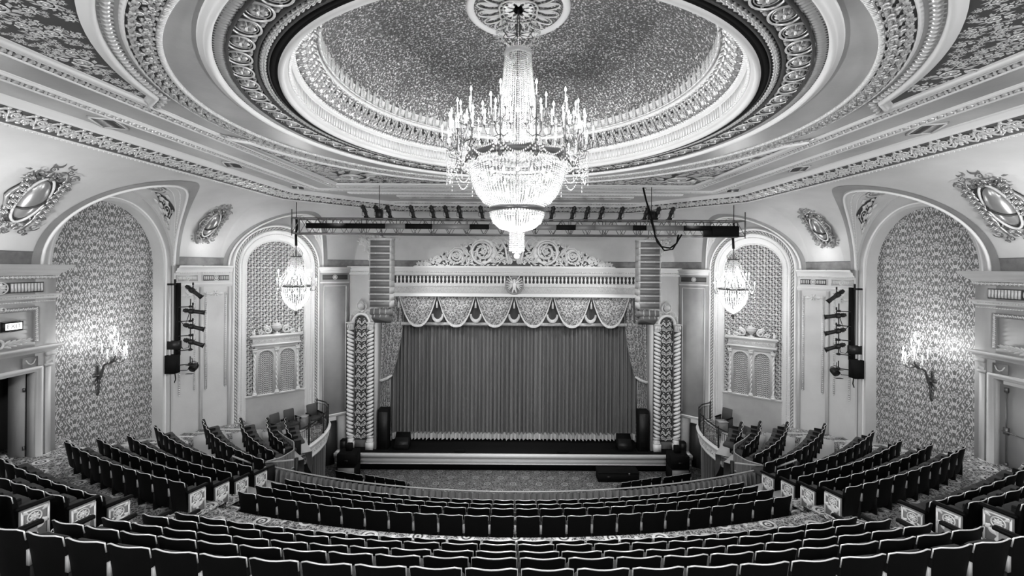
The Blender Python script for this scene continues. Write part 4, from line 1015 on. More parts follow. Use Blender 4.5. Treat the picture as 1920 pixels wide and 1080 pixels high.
# silhouette of the crest: height of its top along x
hx = np.array([0, .5, .75, 1.0, 1.6, 2.3, 2.75, 3.0, 3.3, 3.9, 4.25, 4.4, 4.8, 5.2, 5.5]); hz = np.array([1.75, 1.7, 1.3, 1.35, 1.62, 1.5, 1.1, 1.0, 1.02, .85, .5, .52, .38, .2, .1])
xs = np.linspace(-5.45, 5.45, 81); top = np.interp(np.abs(xs), hx, hz)-.06
obj('crest_ground', grid(np.array([np.c_[xs, np.full(81, -.0), np.full(81, CB)], np.c_[xs, np.full(81, -.0), CB+top*.93]])), DARK, cr)
obj('crest_base', cat([box(-5.5, 5.5, -.22, .1, .0, CB), box(-5.55, 5.55, -.25, .1, .05, .09)]), WHITE, cr)
def roundel(r, sgn, turns=2.2):
    g = [m_spiral(turns, .5, .06, .055, 40, .5, sgn, -PI/2), m_flower(6, .13)]
    g += [m_leaf(6, 3).sc(.36, .20, .5).rot('Z', 2*PI*k/12+sgn*2.0).mv(.47*math.cos(2*PI*k/12), .47*math.sin(2*PI*k/12), 0) for k in range(12)]
    g += [m_leaf(5, 2).sc(.26, .11, .4).rot('Z', 2*PI*k/9+sgn*2.3).mv(.29*math.cos(2*PI*k/9), .29*math.sin(2*PI*k/9), .1) for k in range(9)]
    return cat(g).sc(r*2, r*2, .22*r)
for sg in (-1, 1):
    par = []
    for (cx, cz, r) in ((1.75, .80, .72), (3.22, .52, .42), (4.28, .32, .24), (4.85, .2, .13), (2.72, 1.15, .13), (.55, .32, .18), (.95, .45, .24), (3.75, .72, .11), (2.5, .28, .2)):
        par.append(roundel(r, 1, 2.2 if r > .3 else 1.4).mv(cx, CB+cz, .02))
    for (x, z, a, l) in ((.95, .6, 1.2, .7), (.75, .9, 1.9, .5), (2.55, .55, .9, .8), (2.4, .3, 2.4, .5), (3.75, .3, .8, .5), (4.0, .3, 2.2, .4), (4.6, .12, .4, .4), (1.0, .15, .8, .5), (.2, .1, 1.3, .6), (5.0, .08, .1, .45), (2.95, .15, 2.3, .5), (2.05, 1.45, .2, .5), (1.3, 1.42, 2.6, .5), (1.15, 1.3, -2.3, .5), (2.7, 1.0, -1.2, .5)):
        par.append(m_leaf(8, 3).sc(l, .3, .12).rot('Z', a).mv(x, CB+z, .03))
    par.append(tube([(.33, CB+.1, .06), (.42, CB+.5, .08), (.5, CB+1.0, .09), (.75, CB+1.45, .08), (1.2, CB+1.6, .06)], [.05, .06, .06, .05, .02], 5))
    par.append(tube([(2.4, CB+.5, .06), (2.65, CB+.8, .06), (2.9, CB+1.0, .05), (3.3, CB+1.0, .05), (3.7, CB+.6, .05)], .04, 5))
    rl = random.Random(12)
    for q in range(230):
        x_ = rl.uniform(.1, 5.3); z_ = rl.uniform(.02, .92)*float(np.interp(x_, hx, hz)); par.append(m_leaf(5, 2).sc(rl.uniform(.14, .26), .12, .05).rot('Z', rl.uniform(0, 6.28)).mv(x_, CB+min(z_, float(np.interp(x_, hx, hz))-.16) if z_ > .16 else CB+.08, .02))
    g = toF(cat(par)); obj('carved_scroll', g if sg > 0 else g.sc(-1, 1, 1), GILT2, cr)
sh = lathe([(.0, .12), (.2, .1), (.28, .03), (.34, .0), (.36, .05), (.4, .0)], 20); g = toF(sh.sc(1, 1.6, 1)).mv(0, -.02, CB+.95); obj('shield', g, PLD, cr, True)
stuff('shield_beads', toF(rep(m_bead(5).sc(.06, .06, .04), [(.37*math.cos(a)-.03, .62*math.sin(a)+CB+.95, .04) for a in np.linspace(0, 2*PI, 48)])), WHITE, cr)
# pillars: a carved panel between two twisted shafts, arched top and crown ornament
pl_ = empty('trim_25', (-8.4, Yp, SF), kind='structure', label='carved proscenium pillar left of the stage')
PH = 8.45
for x in (-.58, .52):
    obj('pillar_plinth', cat([box(x-.2, x+.2, -.42, 0, 0, .42), box(x-.17, x+.17, -.38, 0, .42, .5), ]), WHITE, pl_)
    obj('pillar_base', lathe([(.19, .5), (.2, .56), (.15, .6), (.16, .66), (.2, .7), (.2, .74), (.17, .78)], 16).mv(x, -.2, 0), WHITE, pl_, True)
    obj('shaft_core', lathe([(.135, .75), (.135, 6.55)], 14).mv(x, -.2, 0), DARK2, pl_, True)
    nt = 27
    rg = mesh_of(tube([( .155*math.cos(a), .155*math.sin(a), -.115+.23*k/8) for k, a in enumerate(np.linspace(PI, 2*PI, 9))], [.02, .06, .078, .085, .088, .085, .078, .06, .02], 6), 'rope_turn', True); rg.materials.append(WHITE)
    for k in range(nt): 
        o = obj('rope_turn', rg, None, pl_, loc=(x, -.2, .86+.215*k))
        if x < 0: o.scale = (-1, 1, 1)
    obj('shaft_capital', cat([lathe([(.15, 6.58), (.19, 6.62), (.15, 6.68), (.2, 6.9), (.22, 6.94)], 14).mv(x, -.2, 0), box(x-.2, x+.2, -.4, 0, 6.94, 7.0)]+[toF(m_leaf(6, 2).sc(.26, .14, .07).rot('Z', PI/2)).mv(x+d, -.36, 6.66) for d in (-.12, 0, .12)]), GILT2, pl_)
pg = arch_outline(.36, .36, 0, 21, 7.0-.5); pg[:, 1] += 0
pv = np.c_[pg[:, 0], np.full(len(pg), -.08), pg[:, 1]+.5]; pbse = np.c_[pg[:, 0], np.full(len(pg), -.08), np.full(len(pg), .45)]
obj('carved_panel', grid(np.array([pbse, pv])).mv(-.03, 0, 0), DARK, pl_)
rpan = Path([(-.03, -.08, .5), (-.03, -.08, 7.2)], FRN)
fi = cat([M_FOL, m_spiral(1.6, .3, .05, .05, 18, .6).mv(.3, .18, .2), m_spiral(1.6, .3, .05, .05, 18, .6, -1).mv(.3, -.18, .2), m_leaf(7, 3).sc(.5, .3, 1).mv(.4, 0, .2)])
hf = cat([m_spiral(1.7, .20, .03, .035, 20, .6).mv(.28, .22, .1), m_spiral(1.5, .13, .02, .03, 16, .6, -1).mv(.74, .30, .1), m_spiral(1.4, .09, .02, .03, 12, .6).mv(.6, .1, .1)]+[m_leaf(5, 2).sc(.2, .09, .6).rot('Z', a).mv(x, y, 0) for x, y, a in ((.05, .05, .5), (.1, .4, .9), (.45, .05, .3), (.5, .42, -.5), (.9, .1, 1.0), (.9, .42, .2), (.3, .45, 2.4), (.65, .2, -.8), (.28, .22, 1.5), (.82, .2, 2.2))])
sym = cat([hf, hf.sc(1, -1, 1), m_leaf(5, 1).sc(.3, .08, .5).mv(.0, 0, 0), m_flower(5, .08).mv(.5, 0, .2)])
stuff('panel_carving', rpan.strip(sym, .66, w=.68, hh=.07), WHITE, pl_)
obj('arch_head', Path([(-.03+.44*math.cos(a), -.1, 7.0+.44*math.sin(a)) for a in np.linspace(PI, 0, 21)], FRN).sweep([(-.07, 0), (-.07, .08), (-.02, .14), (.03, .14), (.07, .08), (.08, 0)]), WHITE, pl_)
crn_ = cat([roundel(.30, 1, 1.2).mv(0, .36, 0), lathe([(.17, 0), (.15, .1), (.08, .16), (.0, .18)], 12).mv(0, .36, .06)]+[roundel(.17, s_, 1.5).mv(s_*.33, .02, 0) for s_ in (-1, 1)]+[roundel(.12, s_, 1.5).mv(s_*.5, -.22, 0) for s_ in (-1, 1)]+[m_leaf(7, 3).sc(.36, .24, .12).rot('Z', PI/2+s_*.6).mv(s_*.2, .45, .03) for s_ in (-1, 0, 1)]+[m_leaf(7, 3).sc(.4, .2, .12).rot('Z', -PI/2+s_*.3).mv(s_*.5, -.1, .03) for s_ in (-1, 1)])
obj('crown_ornament', toF(crn_).mv(-.03, -.14, 7.5), GILT2, pl_)
obj('inner_jamb', box(.74, .86, -.3, .3, 0, 8.44), PLL, pl_)
MIR.append((pl_, 'left of the stage', 'right of the stage'))
# shallow scroll ornaments high on the front wall behind the loudspeaker clusters
oc = obj('trim_26', toF(cat([roundel(.42, 1, 1.6).mv(0, .15, 0), roundel(.3, -1, 1.5).mv(-.45, .35, 0), roundel(.3, 1, 1.5).mv(.5, .35, 0), roundel(.2, 1, 1.4).mv(.1, -.4, 0), roundel(.15, 1, 1.3).mv(.15, -.75, 0)]+[m_leaf(7, 3).sc(.5, .3, .12).rot('Z', a).mv(0, 0, .03) for a in (2.4, .7, -1.2, -1.9, 3.3, 0)])), GILT2, loc=(-8.1, Yp-.12, E+1.35), kind='structure', label='carved cartouche behind the left loudspeaker cluster')
MIR.append((oc, 'left', 'right'))
# rear walls, dim
rw = struct('wall_back', cat([box(-14.6, 14.6, -9.3, -9, 0, E+6), box(-14.6, 14.6, 32, 32.3, 0, E+6)]), PL); rw['label'] = 'plain end wall of the hall'
# ------------------------------------------------------------------ floors, tiers and stage
YC = 33.0                                   # centre of the seating arcs
def arc_slab(R0, R1, xa, xb, ztop, thick, n=40):
    """part of a ring about (0, YC) between radii R0<R1, from x=xa to x=xb, top at ztop"""
    ta, tb = math.asin(max(-1, min(1, xa/((R0+R1)/2)))), math.asin(max(-1, min(1, xb/((R0+R1)/2))))
    t = np.linspace(ta, tb, n)
    P = lambda R, z: np.c_[R*np.sin(t), YC-R*np.cos(t), np.full(n, z)]
    g = grid(np.array([P(R1, ztop-thick), P(R1, ztop), P(R0, ztop), P(R0, ztop-thick), P(R1, ztop-thick)]))
    return g.flip()
fl = struct('floor', box(-14.6, 14.6, 11.5, 27, -.25, 0), CARPP); fl['label'] = 'patterned carpet on the flat floor in front of the stage'
aisle = empty('floor_aisle', kind='structure', label='patterned carpet of the curved cross aisle')
obj('aisle_carpet', arc_slab(23.75, 25.5, -14.4, 14.4, FLOORZ, .6, 60), CARP, aisle)
for sx in (-1, 1):   # level part by the doors
    obj('aisle_carpet', cat([box(min(sx*14.5, sx*8.4), max(sx*14.5, sx*8.4), 8.6, 14.1, FLOORZ-.6, FLOORZ-.004)]) if False else arc_slab(24.2, 27.6, min(sx*14.4, sx*10.0), max(sx*14.4, sx*10.0), FLOORZ-.002, .6, 20), CARP, aisle)
for sx in (-1, 1):
    rp = [(sx*11.8, 8.0, FLOORZ+.004), (sx*14.6, 8.0, DB), (sx*14.6, 14.25, DB), (sx*11.8, 12.6, FLOORZ+.004)]
    obj('aisle_ramp', G(rp, [(0, 1, 2, 3) if sx > 0 else (3, 2, 1, 0)]), CARP, aisle)
tiers = empty('floor_tiers', kind='structure', label='carpeted seating tiers')
# rear block rows (R of seat back, z of back top relative to eye)
REAR = [(25.83, -4.47), (26.52, -4.10), (27.21, -3.76), (27.90, -3.39), (28.58, -3.05), (29.27, -2.72)]
for k, (R, zt) in enumerate(REAR):
    ft = E+zt-.88
    obj('tier', arc_slab(R-.55, R+.30 if k < 5 else 42, -14.4, 14.4, ft, 1.0, 50), CARP, tiers)
obj('tier_front', arc_slab(25.16, 25.30, -14.4, 14.4, E+REAR[0][1]-.88, .9, 50), CARP, tiers)
MID = [(23.37, -5.49), (22.68, -5.70), (22.0, -5.96), (21.32, -6.22)]
for k, (R, zt) in enumerate(MID):
    ft = E+zt-.86; obj('tier', arc_slab(R-.62, R+.12 if k else R+.2, -7.35, 7.35, ft, .8, 40), CARP, tiers)
obj('aisle_riser', arc_slab(23.58, 23.76, -7.35, 7.35, FLOORZ-.002, 1.2, 40), CARP, tiers)
SIDE = [(24.35, -4.90, -7.75, -12.75), (23.6, -5.15, -7.7, -13.0), (22.85, -5.40, -7.7, -13.1), (22.0, -5.65, -7.7, -13.1), (21.1, -5.90, -7.95, -12.6), (20.1, -6.15, -8.3, -12.2), (19.1, -6.35, -8.6, -11.8), (18.1, -6.55, -8.9, -11.3)]
RCURV = [23.5, 22.0, 19.0, 16.0, 13.0, 11.0, 9.5, 8.5]
YFAR = [99, 99, 99, 15.6, 16.8, 18.0, 18.6, 19.2]
def side_row(k):
    """positions and headings of one left-hand side row, from the aisle out; rows bend more toward the stage"""
    R, zt, xn, xf = SIDE[k]; th = math.asin(-xn/R); x, y = -R*math.sin(th), YC-R*math.cos(th); a = -th; out = []
    if k > 3: a -= .10*(k-3)
    for i in range(14):
        if x < -13.15 or y > YFAR[k] or (k < 3 and i > 9): break
        out.append((x, y, a)); a -= .575/RCURV[k]; x -= .575*math.cos(a+.575/2/RCURV[k]); y += -.575*math.sin(a+.575/2/RCURV[k])
    return out
for sx in (-1, 1):
    for k, (R, zt, xn, xf) in enumerate(SIDE):
        ft = E+zt-.86; row = side_row(k); pts = []
        x, y, a = row[0]; ne = .42 if k < 5 else .2; pts.append((x+ne*math.cos(a), y+ne*math.sin(a), a)); pts += row
        x, y, a = row[-1]; n_ = 5 if k < 3 else 2
        for q in range(1, n_+1): pts.append((x-.5*q*math.cos(a), y-.5*q*math.sin(a), a))
        pts = [p for p in pts if p[0] > -14.3]
        # forward is (-sin a, cos a)
        dep = .95 if k < 4 else .84
        F = np.array([(px-dep*math.sin(a), py+dep*math.cos(a)) for px, py, a in pts]); B = np.array([(px+.20*math.sin(a), py-.20*math.cos(a)) for px, py, a in pts])
        if sx > 0: F[:, 0] *= -1; B[:, 0] *= -1
        z = lambda P, zz: np.c_[P, np.full(len(P), zz)]
        g = grid(np.array([z(B, ft-.9), z(B, ft), z(F, ft), z(F, ft-.9)])); g = g if sx > 0 else g.flip()
        obj('side_tier', g, CONC if k > 1 else CARP, tiers)
    lo, hi = (sx*7.42, sx*14.2) if sx > 0 else (sx*14.2, sx*7.42)
    obj('side_floor', arc_slab(17.6, 20.6, sx*9.0 if sx > 0 else -14.2, 14.2 if sx > 0 else -9.0, E-7.46, .4, 24), CARP, tiers)
    # carpeted walk along the wall, stepping down with the rows
    for k in range(8):
        y0 = 12.2+.95*k; ft = E+SIDE[k][1]-.86+.02; x0, x1 = sorted((sx*13.0, sx*(14.3 if k > 0 else 14.9)))
        if k > 5: x0, x1 = sorted((sx*12.2, sx*14.2))
        obj('wall_walk', box(x0, x1, y0, y0+1.0, ft-.5, ft), CARP, tiers)
        if k > 2: obj('walk_nosing', box(x0, x1, y0+.92, y0+1.0, ft, ft+.015), WHITE, tiers)
# steps in the two gangways beside the middle block
for sx in (-1, 1):
    r = empty('gangway_steps', (sx*7.3, 9.6, FLOORZ), kind='structure', label='gangway steps with pale nosings, %s of the middle block' % ('left' if sx < 0 else 'right'))
    for k in range(6):
        z0 = -.15-.16*k; a = arc_slab(23.72-.36*(k+1), 23.72-.36*k, sx*6.95 if sx > 0 else sx*7.7, sx*7.7 if sx > 0 else sx*6.95, FLOORZ+z0, .5, 6).mv(-sx*7.3, -9.6, -FLOORZ)
        obj('step', a, CARP, r)
        b = arc_slab(23.72-.36*(k+1)+.0, 23.72-.36*(k+1)+.05, sx*6.95 if sx > 0 else sx*7.7, sx*7.7 if sx > 0 else sx*6.95, FLOORZ+z0+.012, .03, 6).mv(-sx*7.3, -9.6, -FLOORZ)
        obj('step_nosing', b, WHITE, r)
# front wall under the middle block and the pit side walls
struct('wall_rail', cat([arc_slab(20.45, 20.65, -8.1, 8.1, E-7.1, 3.75, 50)]), PL)['label'] = 'low curved wall carrying the rail drape'

# stage
st = empty('stage', (0, 23.5, 0), kind='structure', label='raised stage with pale moulded front edge')
SFZ = E-9.98
obj('stage_floor', box(-9.4, 9.4, 0, 2.6, SFZ-.12, SFZ-.0), BLACKM, st)
obj('stage_front', cat([box(-9.6, 9.6, -.12, 0, SFZ-.22, SFZ+.02), box(-9.5, 9.5, -.07, .0, SFZ-.5, SFZ-.22), box(-9.55, 9.55, -.10, -.0, SFZ-.54, SFZ-.5)]), WHITE, st)
obj('stage_return', cat([box(-9.6, -9.4, 0, .9, SFZ-.5, SFZ+.02), box(9.4, 9.6, 0, .9, SFZ-.5, SFZ+.02)]), WHITE, st)
obj('under_stage_black', box(-9.3, 9.3, .1, .2, 0, SFZ-.5), BLACKM, st)  # matt black stands in for the shade in the gap under the stage
for x in (-2.9, 2.7): tag(obj('stage_lip_box', bbox(-.28, .28, -.12, .12, 0, .09, .02), BLACKM, loc=(x, 23.75, SFZ+.0)), 'low black box on the stage lip, %s of centre' % ('left' if x < 0 else 'right'), 'speaker', 'front fill boxes on the stage lip')

# stage curtain: pleated cloth hung behind the opening
def pleats(x0, x1, z0, z1, y, n, amp, seed, rows=8, bulge=.0):
    r = random.Random(seed); xs = np.linspace(x0, x1, n*8+1); ph = np.cumsum([r.uniform(.55, 1.45) for _ in xs]); ph = ph/ph[-1]*n*2*PI
    am = np.interp(xs, np.linspace(x0, x1, n), [r.uniform(.5, 1.1) for _ in range(n)])*amp
    dy = am*(np.sin(ph)+.35*np.sin(2.3*ph+1))
    rowsP = []
    for f in np.linspace(0, 1, rows):
        k = .75+.45*f; rowsP.append(np.c_[xs+.02*np.sin(ph*.5)*f, y+dy*k, np.full(len(xs), z1+(z0-z1)*f)])
    return grid(np.array(rowsP)), xs, dy
cu = empty('stage_curtain', (0, 25.3, SFZ), label='dark pleated velvet curtain closed across the stage with pale fringe', cat_='curtain')
g, xs, dy = pleats(-7.3, 7.3, .42, 7.6, 0, 64, .18, 3); obj('curtain_cloth', g, CURT, cu, True)
fr_ = grid(np.array([np.c_[xs, dy*1.1-.02, np.full(len(xs), .46)], np.c_[xs, dy*.95-.04, np.full(len(xs), .30)], np.c_[xs, dy*.9-.04, np.full(len(xs), .10)]])); obj('fringe', fr_, FRINGE, cu, True)
struct('wall_stage_back', box(-9, 9, 26.2, 26.4, SFZ, E), BLACKM)['label'] = 'black masking behind the curtain'
# valance: dark header, swags, jabots, tassels
va = empty('valance', (0, 24.75, OT), label='dark velvet header with pale braid above the stage curtain', cat_='valance')
g, xs, dy = pleats(-7.3, 7.3, -1.72, .15, .15, 40, .02, 9, 3); obj('header_cloth', g, CURTV, va, True)
obj('braid', box(-7.3, 7.3, .10, .13, -1.66, -1.50), FRINGE, va)
def swag(w, h, name_='swag'):
    n, m = 29, 13; P = []; UV = []
    for j in range(m):
        f = j/(m-1); row = []
        for i in range(n):
            t = i/(n-1)*2-1; dep = h*f*(1-abs(t)**2.6*.999)
            x = w/2*t*(1-.10*f*(1-abs(t)))
            y = -.10-.16*math.sin(PI*f*.9)*(1-t*t)-.02*math.cos(t*26)*f*(abs(t)**1.5)*1.6-.02*math.sin(f*10+abs(t)*3)*abs(t)
            row.append((x, y, -dep)); UV.append((t*w/2, -f*h*(1-.35*abs(t)**2.6)))
        P.append(row)
    P = np.array(P); edge = P[-1]
    fe = grid(np.array([edge+[0, -.02, .03], edge*[1.03, 1, 1.0]+[0, -.03, -.0], edge*[1.05, 1, 1.07]+[0, -.02, 0]]))
    return grid(P), np.array(UV), fe
sg_, suv, sfe = swag(2.04, 1.66)
sm = mesh_of(sg_, 'swag_cloth', True, suv); sm.materials.append(DAMC); sf = mesh_of(sfe, 'fringe', True); sf.materials.append(FRINGE)
tas = lathe([(.005, .1), (.02, .08), (.035, .05), (.02, .02), (.05, -.02), (.06, -.3), (.0, -.31)], 8); tm = mesh_of(tas, 'tassel'); tm.materials.append(FRINGE)
jb = G(np.c_[np.array([(-.2, 0, 0), (.2, 0, 0), (.13, 0, -.9), (-.13, 0, -.9), (0, -.06, 0), (0, -.06, -1.0)])], [(0, 4, 5, 3), (4, 1, 2, 5)])
ordn = ['first', 'second', 'third', 'fourth', 'fifth', 'sixth', 'seventh', 'eighth', 'ninth', 'tenth', 'eleventh', 'twelfth', 'thirteenth', 'fourteenth', 'fifteenth', 'sixteenth', 'seventeenth', 'eighteenth', 'nineteenth', 'twentieth', 'twenty-first', 'twenty-second', 'twenty-third', 'twenty-fourth']
SWX = [-5.4+2.16*k for k in range(6)]
for k, x in enumerate(SWX):
    r = empty('swag', (x, 24.62, OT+.05), label='patterned damask swag with fringe, %s from the left over the stage' % ordn[k], cat_='swag', group='damask swags over the stage curtain')
    obj('swag_cloth', sm, None, r); obj('fringe', sf, None, r)
for k in range(7):
    x = -6.48+2.16*k
    r = empty('tassel', (x, 24.5, OT-.35), label='pale tassel hanging beside the swags, %s from the left' % ordn[k], cat_='tassel', group='tassels between the swags')
    obj('tassel_body', tm, None, r); obj('cord', bar((0, 0, .1), (0, 0, .3), .012, 4), FRINGE, r)
for k in range(5):
    x = -4.32+2.16*k
    a = np.linspace(PI, 2*PI, 15); r = obj('hanging_loop', cat([grid(np.array([np.c_[.36*np.cos(a), np.full(15, -.03), .50*np.sin(a)], np.c_[.34*np.cos(a), np.full(15, -.07), .45*np.sin(a)], np.c_[.25*np.cos(a), np.full(15, -.05), .34*np.sin(a)], np.c_[.23*np.cos(a), np.full(15, -.0), .30*np.sin(a)]]))]), FRINGE, loc=(x, 24.72, OT-1.0))
    tag(r, 'small pale fringed loop between two swags, %s from the left' % ordn[k], 'swag', 'small loops between the swags')
# side legs with tie-backs
def leg_drape():
    n, m = 49, 25; P = []; UV = []
    for j in range(m):
        f = j/(m-1); z = -f*8.25; row = []
        tie = .56
        w = 1.50*(1-f/tie)**.8+.62 if f < tie else .62+.22*(f-tie)/(1-tie)
        if f < tie: w = .72+.72*math.cos(f/tie*PI/2)**.75
        for i in range(n):
            t = i/(n-1); x = t*w; y = .07*math.sin(t*PI*2*5.5+.4)*(1.0 if f < tie-.06 else .8)-(.18 if abs(f-tie) < .03 else 0)*0
            if f > tie: x = t*w*.92
            row.append((x, y, z)); UV.append((t*2.0, z))
        P.append(row)
    return grid(np.array(P)), np.array(UV)
lg, luv = leg_drape()
ld = empty('side_drape', (-7.65, 24.85, OT), label='patterned drape tied back at the left of the stage opening', cat_='drape', group='tied-back stage drapes')
obj('drape_cloth', lg, DAMC, ld, True, uv=luv)
obj('tie_back', tube([(-.05, -.14, -4.75), (.2, -.2, -4.78), (.5, -.18, -4.66), (.78, -.1, -4.5)], [.06, .09, .09, .05], 6), FRINGE, ld, True)
obj('lower_drape', pleats(0, .62, -8.3, -4.6, .1, 5, .05, 5)[0], DAMC, ld, True, uv=None)
MIR.append((ld, 'left', 'right'))

# orchestra pit things
def cabinet(w, d, h, b=.03): return bbox(-w/2, w/2, -d/2, d/2, 0, h, b)
sub = empty('subwoofer', (-8.55, 22.75, 0), label='tall black subwoofer stack in front of the stage, left corner', cat_='speaker', group='subwoofer stacks by the stage')
obj('cabinet', cabinet(.95, .8, .68), BLACKM, sub); obj('cabinet', cabinet(.95, .8, .64), BLACKM, sub, loc=(0, 0, .70))
obj('top_box', cabinet(.30, .3, .34), BLACKM, sub, loc=(.0, .1, 1.35)); obj('grille', box(-.42, .42, -.415, -.40, .06, .62), SPK, sub); obj('handle', box(-.1, .1, -.42, -.405, .95, 1.02), BLACK, sub)
MIR.append((sub, 'left', 'right'))
tw_ = empty('speaker_tower', (-7.1, 24.05, SFZ), label='tall matt black speaker tower at the left edge of the curtain', cat_='speaker', group='black towers beside the curtain')
obj('cabinet', cabinet(.58, .5, 2.25), BLACKM, tw_); obj('grille', box(-.24, .24, -.262, -.25, .1, 2.1), BLACK, tw_); obj('foot', cabinet(.66, .6, .05), BLACKM, tw_)
MIR.append((tw_, 'left', 'right'))
wd = empty('stage_wedge', (-6.15, 24.2, SFZ), label='black wedge monitor on the stage, left side', cat_='speaker', group='stage monitors')
wg = G([(-.4, -.3, 0), (.4, -.3, 0), (.4, .35, 0), (-.4, .35, 0), (-.4, -.22, .22), (.4, -.22, .22), (.4, .3, .78), (-.4, .3, .78)], [(0, 3, 2, 1), (4, 5, 6, 7), (0, 1, 5, 4), (1, 2, 6, 5), (2, 3, 7, 6), (3, 0, 4, 7)])
obj('cabinet', wg, BLACKM, wd); obj('grille', wg.sc(.9, .3, .7).mv(0, -.14, .06), BLACK, wd)
MIR.append((wd, 'left', 'right'))
sb_ = empty('small_speaker', (-9.2, 23.75, SFZ+.02), label='small black speaker standing at the far left end of the stage', cat_='speaker', group='small speakers at the stage ends')
obj('cabinet', cabinet(.3, .3, .62), BLACKM, sb_); obj('grille', box(-.13, .13, -.162, -.15, .05, .55), BLACK, sb_); MIR.append((sb_, 'far left', 'far right'))
fc = empty('flight_case', (5.4, 22.7, 0), label='long black flight case on the carpet in front of the stage', cat_='case')
obj('case_body', cabinet(2.1, .7, .42), BLACKM, fc); obj('case_lid', bbox(-1.06, 1.06, -.36, .36, .43, .5, .02), BLACKM, fc); obj('latch', box(.5, .58, -.38, -.35, .36, .48), STEEL, fc); obj('handle', box(-.6, -.4, -.38, -.35, .2, .3), BLACK, fc)

# rail drape round the front of the middle block, with its cap rail
def arcpts(R, x0, x1, n, z): t = np.linspace(math.asin(x0/R), math.asin(x1/R), n); return np.c_[R*np.sin(t), YC-R*np.cos(t), np.full(n, z)]
rd = empty('rail_drape', (0, YC-20.6, E-7.2), label='long curved pleated drape hung on the rail in front of the seats', cat_='drape')
n = 1601; b0 = arcpts(20.72, -8.15, 8.15, n, 0); nr = np.c_[b0[:, 0], b0[:, 1]-YC, np.zeros(n)]; nr /= np.linalg.norm(nr, axis=1)[:, None]
rr_ = random.Random(2); ph = np.cumsum([rr_.uniform(.4, 1.6) for _ in range(n)])*.33; wv = .05*np.sin(ph)+.02*np.sin(2.1*ph)
rows = [b0+nr*(wv*k)[:, None]+[0, 0, z] for z, k in ((E-6.33, .5), (E-6.6, 1), (E-6.95, 1.2), (E-7.35, 1.3))]
obj('drape_cloth', grid(np.array(rows)).mv(0, -(YC-20.6), -(E-7.2)), DRAPE, rd, True)
obj('cap_rail', tube(arcpts(20.66, -8.15, 8.15, 90, E-6.31)-[0, YC-20.6, E-7.2], .022, 6), SEATW, rd, True)

# --- boxes at the sides: curved platform, fascia, iron railing, drape below, steps
bx = empty('floor_box_left', (0, 0, 0), kind='structure', label='curved balcony box with carved pale fascia left of the stage')
BZ = E-7.87
rim = np.array([(-10.25, 22.9), (-9.65, 22.55), (-9.2, 21.9), (-8.95, 21.1), (-8.85, 20.2), (-8.9, 19.3), (-9.1, 18.55), (-9.5, 17.9)])
tt = np.linspace(0, 7, 50); rx = np.interp(tt, range(8), rim[:, 0]); ry = np.interp(tt, range(8), rim[:, 1])
for _ in range(3): rx[1:-1] = (rx[:-2]+rx[1:-1]*2+rx[2:])/4; ry[1:-1] = (ry[:-2]+ry[1:-1]*2+ry[2:])/4
RP = np.c_[rx, ry, np.full(50, BZ)]
back = np.c_[np.interp(np.linspace(0, 1, 50), [0, 1], [-10.3, -13.4]), np.interp(np.linspace(0, 1, 50), [0, 1], [23.0, 20.2])]
deck = grid(np.array([RP, np.c_[back[:, 0], np.minimum(back[:, 1], 24), np.full(50, BZ)]]))
obj('box_deck', deck, CARP, bx); obj('box_deck_back', grid(np.array([[(-9.5, 17.9, BZ), (-13.4, 20.2, BZ)], [(-9.6, 17.2, BZ), (-14.1, 18.0, BZ)]])), CARP, bx)
FP = Path(RP, (0, 0, -1))
FPn = np.cross(np.gradient(RP, axis=0), [0, 0, 1.]); FPn /= np.linalg.norm(FPn, axis=1)[:, None]
if FPn[25][0] < 0: FPn = -FPn
def fasc(prof, m, nm): obj(nm, grid(np.array([RP+FPn*h+[0, 0, z] for z, h in prof])), m, bx, True)
fasc([(.04, -.1), (.05, .06), (.0, .08), (-.05, .05), (-.08, .0), (-.5, -.10), (-.55, -.06), (-.62, -.07), (-.64, -.3)], WHITE, 'fascia')
fpth = Path(RP+FPn*-.04+[0, 0, -.3], FPn); stuff('fascia_relief', fpth.strip(M_RIN, .42, w=.26, hh=.035, h=.01), GILT2, bx)
rg_ = empty('box_railing', (-9.3, 20.3, BZ), label='curved black iron railing around the left balcony box', cat_='railing', group='box railings')
L_ = RP-[-9.3, 20.3, BZ]
obj('top_rail', tube(L_+[0, 0, .92]-FPn*.05, .028, 6), BLACK, rg_, True); obj('middle_rail', tube(L_+[0, 0, .78]-FPn*.05, .012, 5), BLACK, rg_); obj('bottom_rail', tube(L_+[0, 0, .1]-FPn*.05, .014, 5), BLACK, rg_)
sL = FP.s; nb_ = 52
bl = mesh_of(bar((0, 0, .1), (0, 0, .78), .010, 5), 'baluster'); bl.materials.append(BLACK)
for k in range(nb_):
    s_ = FP.L*(k+.5)/nb_; p = np.array([np.interp(s_, sL, (L_-FPn*.05)[:, j]) for j in range(3)]); obj('baluster', bl, None, rg_, loc=tuple(p))
po = mesh_of(cat([box(-.022, .022, -.022, .022, 0, .96), lathe([(.03, .96), (.035, .99), (.0, 1.02)], 8)]), 'post'); po.materials.append(BLACK)
for k in range(5): s_ = FP.L*k/4; p = np.array([np.interp(s_, sL, (L_-FPn*.05)[:, j]) for j in range(3)]); obj('post', po, None, rg_, loc=tuple(p))
MIR += [(bx, 'left of the stage', 'right of the stage'), (rg_, 'left', 'right')]
bd = empty('box_drape', (-9.15, 21.0, 0), label='dark drape hanging to the floor under the left box', cat_='drape', group='drapes under the boxes')
xs_ = np.linspace(0, 1, 97); px = np.interp(xs_*49, range(50), RP[:, 0]); py = np.interp(xs_*49, range(50), RP[:, 1])
sel = xs_ < .62; off_ = .05*np.sin(xs_*150)
gp = lambda z: np.c_[px+.9-1.15+off_+9.15, py-21.0, np.full(97, z)][sel]
